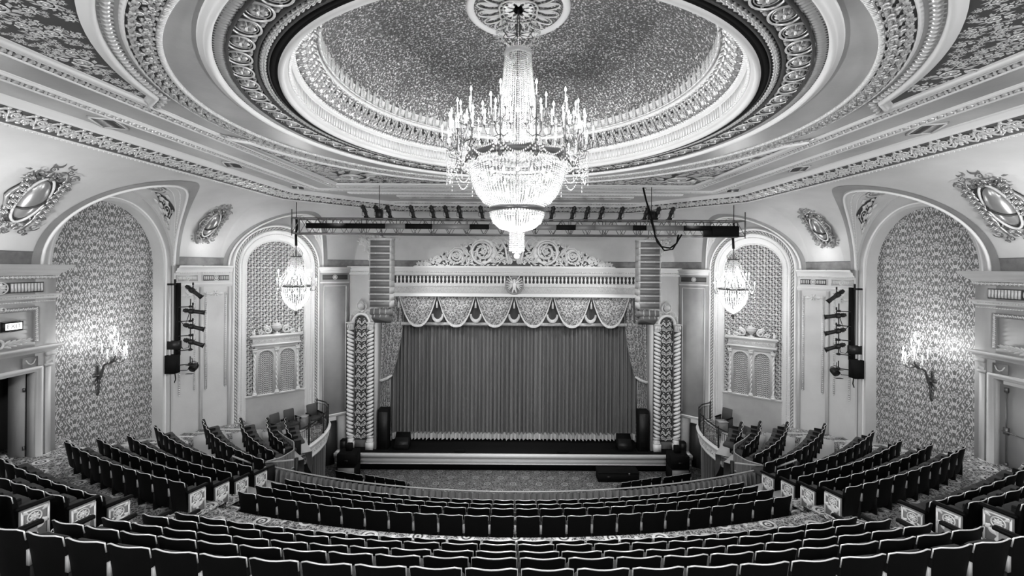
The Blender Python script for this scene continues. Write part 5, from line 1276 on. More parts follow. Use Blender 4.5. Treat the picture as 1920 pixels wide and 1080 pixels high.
obj('drape_cloth', grid(np.array([gp(BZ-.62), gp(.9), gp(.02)])), DRAPED, bd, True); MIR.append((bd, 'left', 'right'))
bs = empty('box_steps', (-9.6, 18.3, 0), kind='structure', label='short flight of carpeted steps below the left box')
for k in range(10): obj('step', box(-.9, 1.75-.26*k, -.5, 1.15, .0+.27*k, .27*(k+1)), DARK2, bs); obj('step_nosing', box(1.72-.26*k, 1.76-.26*k, -.5, 1.15, .27*(k+1)-.03, .27*(k+1)+.005), SEATW, bs)
MIR.append((bs, 'left', 'right'))
# curved screen of drapes between rail and box
def screen(pts, z1, h, name_, label, cat_='drape'):
    p = np.array(pts, float); t = np.linspace(0, len(p)-1, 161); P = np.c_[np.interp(t, range(len(p)), p[:, 0]), np.interp(t, range(len(p)), p[:, 1])]
    for _ in range(30): P[1:-1] = (P[:-2]+2*P[1:-1]+P[2:])/4
    z = np.interp(t, [0, len(p)-1], z1); T = np.gradient(P, axis=0); N_ = np.c_[T[:, 1], -T[:, 0]]; N_ /= np.linalg.norm(N_, axis=1)[:, None]
    w = .035*np.sin(t/(len(p)-1)*160)
    o = np.array([P[80][0], P[80][1], E+z1[0]-h]); r = empty(name_, tuple(o), label=label, cat_=cat_, group='curved screens beside the boxes')
    rows = [np.c_[P+N_*(w*k)[:, None], E+z-h*f]-o for f, k in ((0, .4), (.4, 1), (1, 1.3))]
    obj('drape_cloth', grid(np.array(rows)), DRAPE, r, True); obj('top_rail', tube(np.c_[P, E+z+.02]-o, .02, 5), SEATW, r, True); return r
s1 = screen([(-9.7, 17.9), (-9.0, 17.1), (-8.2, 16.3), (-7.75, 15.4), (-7.75, 14.6), (-8.08, 14.0)], (-6.72, -6.3), 1.25, 'drape_screen', 'curved draped screen rising from the rail to the left box')
MIR.append((s1, 'left', 'right'))
hr = empty('handrail', (-8.1, 13.9, E-6.9), label='black handrail with pale top where the rail drape ends, left side', cat_='handrail', group='handrails by the rail drape')
def hrp(a, b, m, r=.022): obj('rail' if r > .02 else 'brace', bar(np.array(a)-[-8.1, 13.9, E-6.9], np.array(b)-[-8.1, 13.9, E-6.9], r, 6), m, hr)
hrp((-8.10, 13.95, E-6.28), (-6.95, 13.95, E-6.15), SEATW, .028); hrp((-8.15, 13.85, E-6.30), (-8.55, 13.25, E-5.75), SEATW, .028)
for (x, y, z0, z1) in ((-8.1, 13.9, -7.6, -5.95), (-6.95, 13.95, -7.2, -6.1), (-8.55, 13.25, -6.9, -5.8), (-8.0, 13.6, -7.6, -6.4)):
    obj('post', box(-.045, .045, -.045, .045, 0, z1-z0), BLACK, hr, loc=(x+8.1, y-13.9, z0+6.9))
hrp((-8.55, 13.25, E-6.5), (-8.1, 13.9, E-6.6), BLACK, .015); hrp((-8.0, 13.6, E-6.45), (-8.1, 13.9, E-6.45), BLACK, .021)
MIR.append((hr, 'left', 'right'))
# ------------------------------------------------------------------ seats
SP = .575
ARMB = mat('armrest_black', .006, .8, 0, .2)
def seat_meshes():
    n, m = 9, 6; w = .264; out = []
    def shell(off, inset, z0, z1):
        P = []
        for j in range(m):
            f = j/(m-1); row = []
            for i in range(n):
                t = i/(n-1)*2-1; hw = (w-inset)*(.93+.07*f)
                z = z0+(z1-z0)*f
                if j == m-1: z -= .035*abs(t)**6+.012*(1-t*t)*1.0
                y = -.13*f+.055*t*t*(.5+.5*f)+off
                row.append((hw*t, y, z))
            P.append(row)
        return np.array(P)
    A = shell(-.03, 0, .14, .88); B = shell(.035, .02, .36, .855)
    back = grid(A).flip().flip(); rimp = A[-1]; 
    bk = grid(A)                                    # faces to the rear
    edge = grid(np.array([A[-1], A[-1]+[0, .03, .006], B[-1]])); sidel = grid(np.array([A[:, 0], B[:, 0]])); sider = grid(np.array([A[:, -1], B[:, -1]])).flip()
    pad = grid(B).flip()
    out.append(('seat_back', cat([bk, sidel, sider]), SEATB)); out.append(('back_cushion', pad, VELV))
    # bright rolled rim around the top of the shell
    rp = np.vstack([A[4:-1, 0], A[-1], A[4:-1, -1][::-1]])+[0, .012, .004]; out.append(('back_rim', tube(rp, .0088, 5), RIM))
    cu_ = bbox(-.235, .235, -.02, .42, .36, .47, .04); cu_.v[:, 2] += cu_.v[:, 1]*.08; out.append(('seat_cushion', cu_, VELV))
    arm = cat([bbox(-.026, .026, -.04, .26, .54, .575, .012)]).mv(.2875, 0, 0); out.append(('armrest', arm, ARMB))
    std = box(-.024, .024, -.07, -.02, .44, .62).mv(.2875, 0, 0); out.append(('standard', std, SEATW)); out.append(('leg', box(-.018, .018, -.04, .26, .0, .54).mv(.2875, 0, 0), ARMB))
    return out
SM = []
for nm, g, m in seat_meshes():
    me = mesh_of(g, nm, nm in ('seat_back', 'back_rim', 'back_cushion')); me.materials.append(m); SM.append((nm, me, g, m))
def end_panel_g():
    g = [bbox(-.03, .03, -.02, .36, 0, .60, .02)]
    return cat(g)
def end_relief_g(s):
    r = cat([m_flower(8, .25).sc(.30, .30, .03).mv(.16, .42, 0), lathe([(.10, 0), (.095, .015), (.085, .015), (.08, 0)], 16).mv(.16, .42, 0)]+[m_leaf(6, 3).sc(.18, .12, .03).rot('Z', a).mv(.16, .2, 0) for a in (.6, 2.5, -1.57, 1.57)]+[box(-.0, .34, .04, .07, 0, .012), box(-.0, .34, .53, .56, 0, .012), box(-.01, .02, .04, .56, 0, .012), box(.32, .35, .04, .56, 0, .012), box(0, .34, .27, .30, 0, .012)]+[m_leaf(5, 2).sc(.11, .09, .03).rot('Z', a).mv(.17+.12*math.cos(a), .42+.1*math.sin(a), 0) for a in (.7, 2.4, 3.9, 5.5)]+[m_spiral(1.3, .05, .01, .012, 12, .02, sg).mv(.17+sg*.09, .17, 0) for sg in (-1, 1)])
    return G(np.stack([s*(.03+r.v[:, 2]), r.v[:, 0], r.v[:, 1]], -1), r.q, r.t)
PANG = mat('panel_ground_grey', .16, .6)
EP = mesh_of(end_panel_g(), 'end_panel'); EP.materials.append(PANG)
ER = {s: mesh_of(end_relief_g(s), 'panel_relief') for s in (-1, 1)}
for s in ER: ER[s].materials.append(GILT2)
EA = mesh_of(bbox(-.045, .045, -.06, .42, .60, .65, .02), 'end_armrest'); EA.materials.append(SEATB)
TB = mesh_of(box(-.05, .05, .39, .46, .60, .655), 'arm_tip')
TB.materials.append(WHITE)
def place_seat(R, th, ft, label, group, end=0, R_=0):
    """end: -1/+1 adds the carved aisle panel on that side (seen from behind)"""
    R = R-.15; x, y = R*math.sin(th), YC-R*math.cos(th)
    r = empty('theater_seat', (x, y, ft), label=label, cat_='seat', group=group, rz=th)
    for nm, me, g, m in SM:
        if nm in ('armrest', 'standard', 'leg') and end > 0: continue
        obj(nm, me, None, r)
    if end:
        obj('end_panel', EP, None, r, loc=(end*.30, 0, 0)); obj('panel_relief', ER[end], None, r, loc=(end*.30, 0, 0), kind='stuff'); obj('end_armrest', EA, None, r, loc=(end*.30, 0, 0)); 
    return r
mass = []
SEATG = {}
for nm, me, g, m in SM: SEATG.setdefault(m.name, [m, []])[1].append(g)
SEATG = {k: (m, cat(gs)) for k, (m, gs) in SEATG.items()}
def mass_seat(R, th, ft, panel=0):
    R = R-.15; x, y = R*math.sin(th), YC-R*math.cos(th); mass.append((x, y, ft, th))
cnt = 0
rowname = ['front', 'second', 'third', 'fourth', 'fifth', 'sixth']
# rear centre block: 22 a row
for k, (R, zt) in enumerate(REAR[:5]):
    ft = E+zt-.88; n = 22
    for i in range(n):
        th = (i-(n-1)/2)*SP/R
        side = 'left' if i < n/2 else 'right'; j = i if i < n/2 else n-1-i
        place_seat(R, th, ft, 'dark seat, %s row of the rear centre block, %s from the %s end' % (rowname[k], ordn[j], side), 'seats of the rear centre block', -1 if i == 0 else (1 if i == n-1 else 0)); cnt += 1
# rear side blocks
for k, (R, zt) in enumerate(REAR[:4]):
    ft = E+zt-.88; nn = [8, 5, 3, 2][k]
    for sx in (-1, 1):
        x0 = [8.35, 8.35, 8.5, 8.7][k]
        for i in range(nn):
            th = sx*(math.asin(x0/R)+i*SP/R)
            place_seat(R, th, ft, 'dark seat, %s row of the rear %s block, %s from its aisle end' % (rowname[k], 'left' if sx < 0 else 'right', ordn[i]), 'seats of the rear side blocks', -sx if i == 0 else 0); cnt += 1
# middle block: 24 a row
for k, (R, zt) in enumerate(MID):
    ft = E+zt-.86; n = 24
    for i in range(n):
        th = (i-(n-1)/2)*SP/R; side = 'left' if i < n/2 else 'right'; j = i if i < n/2 else n-1-i
        place_seat(R, th, ft, 'dark seat, %s row of the middle block, %s from the %s end' % (['back', 'last but one', 'second', 'front'][k], ordn[j], side), 'seats of the middle block', 0); cnt += 1
# side blocks: the three rear rows one by one, the rest as one object
for k, (R, zt, xn, xf) in enumerate(SIDE):
    ft = E+zt-.86; row = side_row(k)
    for sx in (-1, 1):
        for i, (x, y, a) in enumerate(row):
            x, y = x-.15*math.sin(a), y+.15*math.cos(a)
            if k < 3 or (k == 3 and i < 3):
                r_ = place_seat(10, 0, ft, 'dark seat, %s row of the %s side block, %s from its aisle end' % (['back', 'second from back', 'third from back', 'fourth from back'][k], 'left' if sx < 0 else 'right', ordn[i]), 'seats of the side blocks', -sx if i == 0 else 0)
                r_.location = (x if sx < 0 else -x, y, ft); r_.rotation_euler[2] = a if sx < 0 else -a; cnt += 1
            else: mass.append((x if sx < 0 else -x, y, ft, a if sx < 0 else -a))
# a few seats of the floor in front of the stage show over the drape
for sx in (-1, 1):
    for (xa, ya, n, st) in ((6.9, 21.2, 4, .53), (8.5, 21.6, 3, .5)):
        for i in range(n): mass.append((sx*(xa-i*st), ya-.16*i, .0, sx*.3))
rootm = empty('far_seats', (0, 16, E-7.2), label='remaining rows of dark seats, forward in the side blocks and by the stage', cat_='seat', group='seats of the side blocks', kind='stuff')
for nm, (m, g) in SEATG.items():
    gs = [g.rot('Z', th).mv(x, y-16, ft-(E-7.2)) for x, y, ft, th in mass]
    obj({'seat_back_shell': 'seat_backs', 'seat_velvet': 'cushions', 'seat_rim': 'rims', 'seat_standard': 'standards', 'armrest_black': 'armrests'}[nm], cat(gs), m, rootm, kind='stuff')
print('seats', cnt, 'mass', len(mass))
# ------------------------------------------------------------------ crystal chandelier
ch = empty('chandelier', (CHX, CHY, E), label='great crystal chandelier with lit candles under the dome', cat_='chandelier')
BE = octa(.020, .024)
def strands(profile, n, step=.048, twist=0, bead=BE, ph=0):
    """bead strings following a profile of (radius, z) around the axis"""
    pr_ = np.array(profile, float); L = np.concatenate([[0], np.cumsum(np.linalg.norm(np.diff(pr_, axis=0), axis=1))])
    s = np.arange(0, L[-1], step); r = np.interp(s, L, pr_[:, 0]); z = np.interp(s, L, pr_[:, 1]); of = []
    for k in range(n):
        a = 2*PI*(k+ph)/n+twist*s/L[-1]; of.append(np.c_[r*np.cos(a), r*np.sin(a), z])
    return rep(bead, np.vstack(of))
def sagstr(a, b, sag, step=.05, bead=BE):
    a, b = np.array(a, float), np.array(b, float); n = max(4, int(np.linalg.norm(b-a)*1.25/step)); t = np.linspace(0, 1, n)[:, None]
    return rep(bead, a+(b-a)*t-[0, 0, 1]*(4*sag*t*(1-t)))
stuff('crown_strings', strands([(.30, 5.03), (.33, 4.7), (.38, 4.2), (.45, 3.6), (.54, 3.05), (.64, 2.68)], 44), CRYST, ch)
obj('crown_ring', cat([lathe([(.31, 4.98), (.33, 5.0), (.33, 5.07), (.30, 5.10), (.29, 5.02)], 28)]), CRYST, ch, True)
obj('crown_spike', cat([m_leaf(5, 1).sc(.14, .05, .02).rot('Y', -PI/2).mv(.3, 0, 5.05).rot('Z', 2*PI*k/18) for k in range(18)]), CRYST, ch)
obj('stem', lathe([(.02, 6.08), (.03, 5.95), (.05, 5.9), (.03, 5.8), (.09, 5.7), (.05, 5.55), (.02, 5.4), (.025, 5.1), (.04, 2.6), (.03, 1.0)], 10), BRASS, ch, True)
# small chain crown under the rose
sc_ = []
for k in range(8):
    a, b = 2*PI*k/8, 2*PI*(k+1)/8; p = (.52*math.cos(a), .52*math.sin(a), 5.62); q = (.52*math.cos(b), .52*math.sin(b), 5.62)
    sc_ += [sagstr(p, q, .16), sagstr(p, q, .28), sagstr(p, (.04*math.cos(a), .04*math.sin(a), 5.2), .12), rep(octa(.012, .05), [(p[0], p[1], z) for z in np.arange(5.55, 5.2, -.1)])]
stuff('top_swags', cat(sc_), CRYST, ch)
for k in range(8):
    a = 2*PI*k/8; obj('top_arm', tube([(.03*math.cos(a), .03*math.sin(a), 5.5), (.25*math.cos(a), .25*math.sin(a), 5.45), (.42*math.cos(a), .42*math.sin(a), 5.7), (.52*math.cos(a), .52*math.sin(a), 5.62)], .012, 5), BRASS, ch)
obj('main_ring', cat([lathe([(1.16, 2.44), (1.22, 2.48), (1.22, 2.60), (1.18, 2.64), (1.12, 2.62), (1.1, 2.46), (1.16, 2.44)], 48), lathe([(.66, 2.62), (.70, 2.64), (.70, 2.72), (.64, 2.72), (.66, 2.62)], 32)]), BRASS, ch, True)
for k in range(12):
    a = 2*PI*k/12; obj('spoke', bar((.68*math.cos(a), .68*math.sin(a), 2.67), (1.16*math.cos(a), 1.16*math.sin(a), 2.56), .015, 5), BRASS, ch)
BW = [(1.13, 2.46), (1.13, 2.30), (1.08, 2.05), (.97, 1.78), (.80, 1.56), (.62, 1.44)]
stuff('bowl_strings', strands(BW, 88, .046), CRYST, ch)
stuff('bowl_rims', cat([rep(octa(.028, .034), [(1.18*math.cos(a), 1.18*math.sin(a), 2.42) for a in np.linspace(0, 2*PI, 140)]), rep(octa(.022, .05), [(1.2*math.cos(a), 1.2*math.sin(a), 2.34) for a in np.linspace(0, 2*PI, 90)])]), CRYST, ch)
obj('lower_ring', lathe([(.60, 1.44), (.66, 1.42), (.68, 1.36), (.64, 1.30), (.58, 1.34), (.60, 1.44)], 40), BRASS, ch, True)
stuff('lower_bowl_strings', strands([(.645, 1.34), (.63, 1.22), (.56, 1.08), (.42, .96), (.18, .88)], 60, .042), CRYST, ch)
stuff('tassel_strings', cat([strands([(.17, .92), (.17, .40)], 20, .045), strands([(.09, .92), (.09, .38)], 10, .045)]), CRYST, ch)
obj('end_ball', G(lathe([(.001, -.07), (.04, -.06), (.065, -.02), (.065, .02), (.04, .06), (.001, .07)], 12).v+[0, 0, .3], lathe([(1, i) for i in range(6)], 12).q), CRYST, ch, True)
obj('end_chain', bar((0, 0, .36), (0, 0, .92), .008, 4), BRASS, ch)
bulb = G(lathe([(.001, -.03), (.018, -.02), (.024, 0), (.02, .025), (.008, .055), (.001, .075)], 8).v, lathe([(1, i) for i in range(6)], 8).q)
bmesh_ = mesh_of(bulb, 'lit_bulb', True); bmesh_.materials.append(BULB)
rb = random.Random(4)
for k in range(30):   # lamps seen glowing inside the bowl and the crown
    if k < 16: a, r, z = 2*PI*k/16, .8, 2.15
    elif k < 22: a, r, z = 2*PI*k/6, .45, 1.75
    elif k < 26: a, r, z = 2*PI*k/4+.3, .35, 1.15
    else: a, r, z = 2*PI*k/4, .18, 3.2+.45*(k-26)
    o = obj('lit_bulb', bmesh_, None, ch, loc=(r*math.cos(a), r*math.sin(a), z)); o.scale = (1.5, 1.5, 1.3)
cup = G(lathe([(.012, 0), (.03, .02), (.05, .03), (.02, .04)], 8).v, lathe([(1, i) for i in range(4)], 8).q)
dropr = cat([rep(octa(.010, .055), [(.05*math.cos(a), .05*math.sin(a), -.07) for a in np.arange(0, 6, 1.25)]), rep(octa(.008, .03), [(.05*math.cos(a), .05*math.sin(a), .01) for a in np.arange(0, 6, 1.25)])])
cupd = mesh_of(dropr, 'crystal_drop'); cupd.materials.append(CRYST)
can = mesh_of(lathe([(.016, .03), (.015, .26), (.0, .27)], 8), 'candle_sleeve'); can.materials.append(CANDLE)
cu_m = mesh_of(cup, 'candle_cup'); cu_m.materials.append(BRASS)
def candle(par, p):
    a = obj('candle_cup', cu_m, None, par, loc=p); obj('candle_sleeve', can, None, par, loc=p); obj('crystal_drop', cupd, None, par, loc=p)
    obj('lit_bulb', bmesh_, None, par, loc=(p[0], p[1], p[2]+.30))
NC = 12
ends = []
for k in range(NC):
    a = 2*PI*(k+.5)/NC; c, s = math.cos(a), math.sin(a); R1 = 1.42
    pt = lambda r, z, da=0: (r*math.cos(a+da), r*math.sin(a+da), z)
    br_ = obj('candle_branch', cat([tube([pt(1.18, 2.52), pt(1.30, 2.30), pt(1.40, 2.36), pt(R1, 2.6), pt(R1, 3.0)], [.02, .022, .03, .018, .014], 6),
        lathe([(.02, 2.3), (.05, 2.34), (.02, 2.4), (.015, 2.55), (.055, 2.6), (.02, 2.66), (.015, 2.9), (.05, 2.95), (.015, 3.0), (.012, 3.5)], 8).mv(R1*c, R1*s, 0)]
        +[tube([pt(R1, z0), pt(R1+dr*.4, z0-.08, da*.4), pt(R1+dr*.9, z0-.03, da*.9), pt(R1+dr, z0+.1, da)], .010, 4) for z0, dr, da in ((2.75, .34, 0), (2.75, .20, .17), (2.75, .20, -.17), (3.1, -.18, .13), (3.1, -.18, -.13), (3.1, .16, .1), (3.1, .16, -.1))]), BRASS, ch)
    for z0, dr, da in ((2.85, .34, 0), (2.85, .20, .17), (2.85, .20, -.17), (3.2, -.18, .13), (3.2, -.18, -.13), (3.2, .16, .1), (3.2, .16, -.1)): candle(ch, pt(R1+dr, z0, da))
    candle(ch, pt(R1, 3.5)); ends.append(pt(1.46, 2.66))
gs = []
for k in range(NC):
    p, q = ends[k], ends[(k+1) % NC]; m_ = math.hypot(p[0], p[1])
    gs += [sagstr(p, q, .12), sagstr(p, q, .28), sagstr(p, (p[0]*.8, p[1]*.8, 2.46), .18), sagstr(p, (q[0]*.8, q[1]*.8, 2.46), .25)]
    d = (p[0]*1.13, p[1]*1.13, 2.60); e = (q[0]*1.13, q[1]*1.13, 2.60); gs += [sagstr(d, e, .42), sagstr(d, e, .6), rep(octa(.012, .05), [(d[0], d[1], z) for z in np.arange(2.6, 1.9, -.1)])]
stuff('crystal_swags', cat(gs), CRYST, ch)

# ------------------------------------------------------------------ side chandeliers in front of the grilles
bs_m = mesh_of(bulb.sc(1.1), 'lit_bulb', True); bs_m.materials.append(BULBS)
def small_chandelier(x, label):
    r = empty('side_chandelier', (x, 20.6, E), label=label, cat_='chandelier', group='crystal chandeliers before the side grilles')
    B3 = octa(.022, .026)
    obj('chain_sleeve', tube([(0, 0, 2.25), (.02, 0, 1.8), (-.02, .01, 1.4), (0, 0, .95)], .045, 6), BLACKM, r); obj('chain', bar((0, 0, 2.2), (0, 0, 3.05), .015, 5), BLACK, r)
    obj('stem', lathe([(.02, .95), (.05, .7), (.02, .4), (.02, -1.9), (.06, -2.1), (.0, -2.25)], 8), BRASS, r, True)
    stuff('crown_strings', cat([strands([(.10, .85), (.24, .62), (.20, .45)], 14, .05, bead=B3), strands([(.14, .4), (.20, 0), (.34, -.45), (.48, -.8)], 22, .055, bead=B3)]), CRYST, r)
    stuff('bowl_strings', strands([(.50, -.95), (.52, -1.2), (.42, -1.55), (.22, -1.85), (.05, -2.0)], 34, .05, bead=B3), CRYST, r)
    obj('ring', cat([lathe([(.50, -.92), (.54, -.88), (.54, -.82), (.48, -.84), (.50, -.92)], 24), lathe([(.19, .42), (.22, .44), (.2, .48), (.19, .42)], 16)]), BRASS, r, True)
    gs = []
    for k in range(10):
        a = 2*PI*k/10; pt = lambda rr, z: (rr*math.cos(a), rr*math.sin(a), z); R1 = .74 if k % 2 else .62; z1 = -.9 if k % 2 else -.5
        obj('candle_arm', tube([pt(.5, -.88), pt(.6, -1.1), pt(R1-.04, -1.08), pt(R1, z1)], .014, 5), BRASS, r)
        p = pt(R1, z1); obj('candle_sleeve', can, None, r, loc=p); obj('crystal_drop', cupd, None, r, loc=p); obj('lit_bulb', bs_m, None, r, loc=(p[0], p[1], p[2]+.3))
        b = 2*PI*(k+1)/10; q = (.62*math.cos(b), .62*math.sin(b), -.75); gs += [sagstr(p, q, .22, bead=B3), sagstr(pt(.2, .42), p, .25, bead=B3), rep(octa(.014, .06), [(p[0], p[1], z) for z in np.arange(z1-.1, z1-.55, -.11)])]
    for k in range(6): a = k*PI/3; o = obj('lit_bulb', bs_m, None, r, loc=(.28*math.cos(a), .28*math.sin(a), -1.2)); o.scale = (1.6, 1.6, 1.4)
    for k in range(4): a = k*PI/2; o = obj('lit_bulb', bs_m, None, r, loc=(.13*math.cos(a), .13*math.sin(a), -.2-.1*k)); o.scale = (1.5, 1.5, 1.3)
    stuff('crystal_swags', cat(gs), CRYST, r)
    r.scale = (1.2, 1.2, 1.04)
small_chandelier(-10.3, 'crystal chandelier lit before the grille left of the stage'); small_chandelier(10.3, 'crystal chandelier lit before the grille right of the stage')

# ------------------------------------------------------------------ candle sconces on the damask
sc0 = empty('wall_sconce', (WX-.44, 15.5, E-3.9), label='branching candle sconce lit on the damask of the left alcove', cat_='sconce', group='sconces in the damask alcoves')
obj('back_plate', cat([m_leaf(8, 3).sc(.7, .3, .08).rot('Z', -PI/2), m_leaf(8, 3).sc(.4, .3, .08).rot('Z', PI/2), m_flower(6, .2).sc(1, 1, .1)]).put((0, 0, 0), (0, 1, 0), (1, 0, 0)), BRASS, sc0)
obj('main_arm', tube([(.04, 0, -.1), (.14, .0, -.05), (.18, 0, .2), (.25, 0, .38), (.5, 0, .48), (.62, 0, .62), (.6, 0, .9), (.58, 0, 1.35)], [.05, .045, .035, .035, .05, .035, .03, .02], 7), BRASS, sc0, True)
for k, (dx, dy, z) in enumerate([(.0, 0, 1.38), (.22, .22, .82), (.22, -.22, .82), (-.2, .26, .80), (-.2, -.26, .80), (.1, .38, .62), (.1, -.38, .62), (.34, 0, .66), (.0, .14, 1.12), (0, -.14, 1.12)]):
    p = (.6+dx, dy, z); obj('candle_arm', tube([(.6, 0, max(.5, z-.3)), (.6+dx*.6, dy*.6, z-.2), (.6+dx, dy, z-.12), p], .014, 5), BRASS, sc0)
    obj('candle_sleeve', can, None, sc0, loc=p); obj('crystal_drop', cupd, None, sc0, loc=p); obj('lit_bulb', bs_m, None, sc0, loc=(p[0], p[1], p[2]+.3))
stuff('bead_strings', cat([sagstr((.6, 0, 1.3), (.6+.3*math.cos(a), .3*math.sin(a), .8), .1) for a in np.linspace(0, 6.28, 7)[:-1]]), CRYST, sc0)
MIR.append((sc0, 'left', 'right'))

# ------------------------------------------------------------------ cartouches on the cove
def cartouche(s, tau, L, wd, name_, label):
    p, u, v, n = cove_frame(s, tau)
    r = empty(name_, tuple(p), label=label, cat_='cartouche', group='gilded cartouches on the cove')
    def M(x, y, h): 
        return (x[:, None]*u+y[:, None]*v+(h[:, None]+.02-.16*(y[:, None]/L*2)**2*0)*n)
    k = L/2
    # shield-like back board with scrolled outline
    a = np.linspace(0, 2*PI, 61)[:-1]; rad = 1+.08*np.cos(6*a)+.06*np.cos(10*a)
    bx_, by_ = wd*.5*rad*np.sign(np.cos(a))*np.abs(np.cos(a))**.7, k*.92*rad*np.sin(a); by_ = np.where(by_ < 0, by_*1.02, by_); bx_ = bx_*np.where(by_ > 0, 1.0, .92)*(1-.25*np.clip(-by_/k-.45, 0, 1))
    bd_ = extrude(np.c_[bx_, by_], .10); obj('back_board', bd_.map(M), BRONZD, r)
    oval = lathe([(1, .05), (.92, .16), (.7, .24), (.4, .29), (0.01, .31)], 28); obj('oval_boss', oval.sc(wd*.27, k*.50, 1).map(M), BRONZE, r, True)
    obj('boss_band', tube(np.c_[np.linspace(-wd*.25, wd*.25, 9), np.linspace(-k*.22, k*.1, 9), .10+.22*np.sqrt(np.clip(1-np.linspace(-1, 1, 9)**2, 0, 1))], .035, 5).map(M), DARK, r)
    obj('oval_frame', tube(np.c_[wd*.31*np.cos(a), k*.56*np.sin(a), np.full(60, .14)], .035, 6, False).map(M), GILT2, r, True)
    ol = np.c_[bx_, by_, np.full(60, .10)]; obj('outer_roll', tube(np.vstack([ol, ol[:1]]), .05, 6, False).map(M), BRONZE, r, True)
    gs = []
    for sg in (-1, 1):
        for (x, y, rr_, d) in ((.40, .70, .15, 1), (.22, .84, .10, -1), (.40, -.60, .14, -1), (.18, -.74, .10, 1), (.10, .62, .08, 1), (.46, .46, .08, -1), (.45, -.38, .07, 1), (.30, -.80, .06, 1)):
            gs.append(m_spiral(1.5, rr_*wd, .015, .022, 18, .05, sg*d).sc(1, 1, .9).mv(sg*wd*x, k*y, .14))
            gs += [m_leaf(6, 3).sc(rr_*wd*1.1, rr_*wd*.5, .07).rot('Z', a_).mv(sg*wd*x+rr_*wd*.8*math.cos(a_), k*y+rr_*wd*.8*math.sin(a_), .11) for a_ in np.arange(0, 6.2, 1.05)]
        for t_ in np.linspace(-.5, .5, 8):
            gs.append(m_leaf(6, 3).sc(.24*wd, .14*wd, .08).rot('Z', PI/2-sg*.5).mv(sg*wd*.37, k*t_, .12)); gs.append(m_flower(5, .07).mv(sg*wd*.44, k*t_+.04, .12).sc(1, 1, 1))
    gs += [m_leaf(6, 3).sc(.2*wd, .12*wd, .08).rot('Z', a_).mv(.08*wd*math.cos(a_), -k*.80+.08*wd*math.sin(a_), .13) for a_ in np.arange(0, 6.2, .7)]+[m_leaf(6, 3).sc(.2*wd, .12*wd, .08).rot('Z', a_).mv(.08*wd*math.cos(a_), k*.78+.08*wd*math.sin(a_), .14) for a_ in np.arange(0, 6.2, .7)]
    gs += [m_leaf(7, 3).sc(k*.26, wd*.26, .14).rot('Z', -PI/2).mv(0, -k*.9, .08)]
    for g_ in gs: g_.v[:, 2] = np.minimum(g_.v[:, 2], .27)
    obj('carved_scrolls', cat(gs).map(M), BRONZE, r)
    crest = cat([m_spiral(1.2, .16, .04, .06, 12, .8, sg, PI/2).sc(wd, wd, .3).mv(sg*wd*.2, k*.98, .08) for sg in (-1, 1)]+[tube([(-wd*.42, k*.86, .12), (0, k*.98, .2), (wd*.42, k*.86, .12)], .06, 6)]+[lathe([(.07, 0), (.06, .06), (.0, .09)], 8).mv(x*wd, k*(.93+.05*math.cos(x*5)), .14) for x in np.linspace(-.42, .42, 6)])
    obj('crest', crest.map(M), BRONZE, r)
    return r
MIR.append((cartouche(21.15, .42, 2.75, 1.05, 'cartouche', 'large gilded cartouche with oval boss above the left door bay'), 'left', 'right'))
MIR.append((cartouche(28.2, .42, 2.3, .85, 'cartouche', 'smaller gilded cartouche on the cove above the left pier'), 'left', 'right'))

# ------------------------------------------------------------------ stage lighting
def ellipsoidal():
    """profile spotlight, lamp axis along +x, origin at its yoke"""
    ax = lambda g: G(g.v[:, [2, 1, 0]]*[1, 1, -1], g.q, g.t)
    b = ax(cat([lathe([(.0, -.36), (.06, -.36), (.075, -.3), (.075, -.16), (.11, -.14), (.12, -.02), (.10, .04)], 10), lathe([(.085, .04), (.085, .30), (.095, .31), (.095, .42), (.0, .42)], 10)]))
    fins = cat([cbox((x, 0, 0), (.012, .2, .2)) for x in (-.28, -.24, -.2)]); sh = cat([cbox((.03, 0, .13), (.01, .04, .07)), cbox((.03, .13, 0), (.01, .07, .04)), cbox((.03, -.13, 0), (.01, .07, .04))])
    fr_ = cat([box(.42, .44, -.11, .11, -.11, -.09), box(.42, .44, -.11, .11, .09, .11), box(.42, .44, -.11, -.09, -.11, .11), box(.42, .44, .09, .11, -.11, .11)])
    return cat([b, fins, sh]), fr_
EB, EF = ellipsoidal()
em_b = mesh_of(EB, 'lamp_body'); em_b.materials.append(BLACK); em_f = mesh_of(EF, 'gel_frame'); em_f.materials.append(BLACK)
yk = cat([tube([(0, .15, .0), (0, .15, .22), (0, .0, .26), (0, -.15, .22), (0, -.15, 0)], .012, 4), cbox((0, 0, .32), (.06, .05, .12))]); em_y = mesh_of(yk, 'yoke'); em_y.materials.append(BLACK)
em_l = mesh_of(G(lathe([(.08, 0), (.001, .0)], 10).v[:, [2, 1, 0]]+[.421, 0, 0], lathe([(1, 0), (1, 1)], 10).q), 'lens'); em_l.materials.append(STEEL)
def fixture(loc, az, el, label, group, up=True, name_='stage_light', scale=1):
    r = empty(name_, loc, label=label, cat_='stage light', group=group); r.rotation_euler = (0, 0, 0); r.scale = (scale,)*3
    rot = (0, -el, az)
    for nm, me in (('lamp_body', em_b), ('gel_frame', em_f), ('lens', em_l)): obj(nm, me, None, r, rot=rot)
    obj('yoke', em_y, None, r, rot=(0 if up else PI, 0, az))
    return r
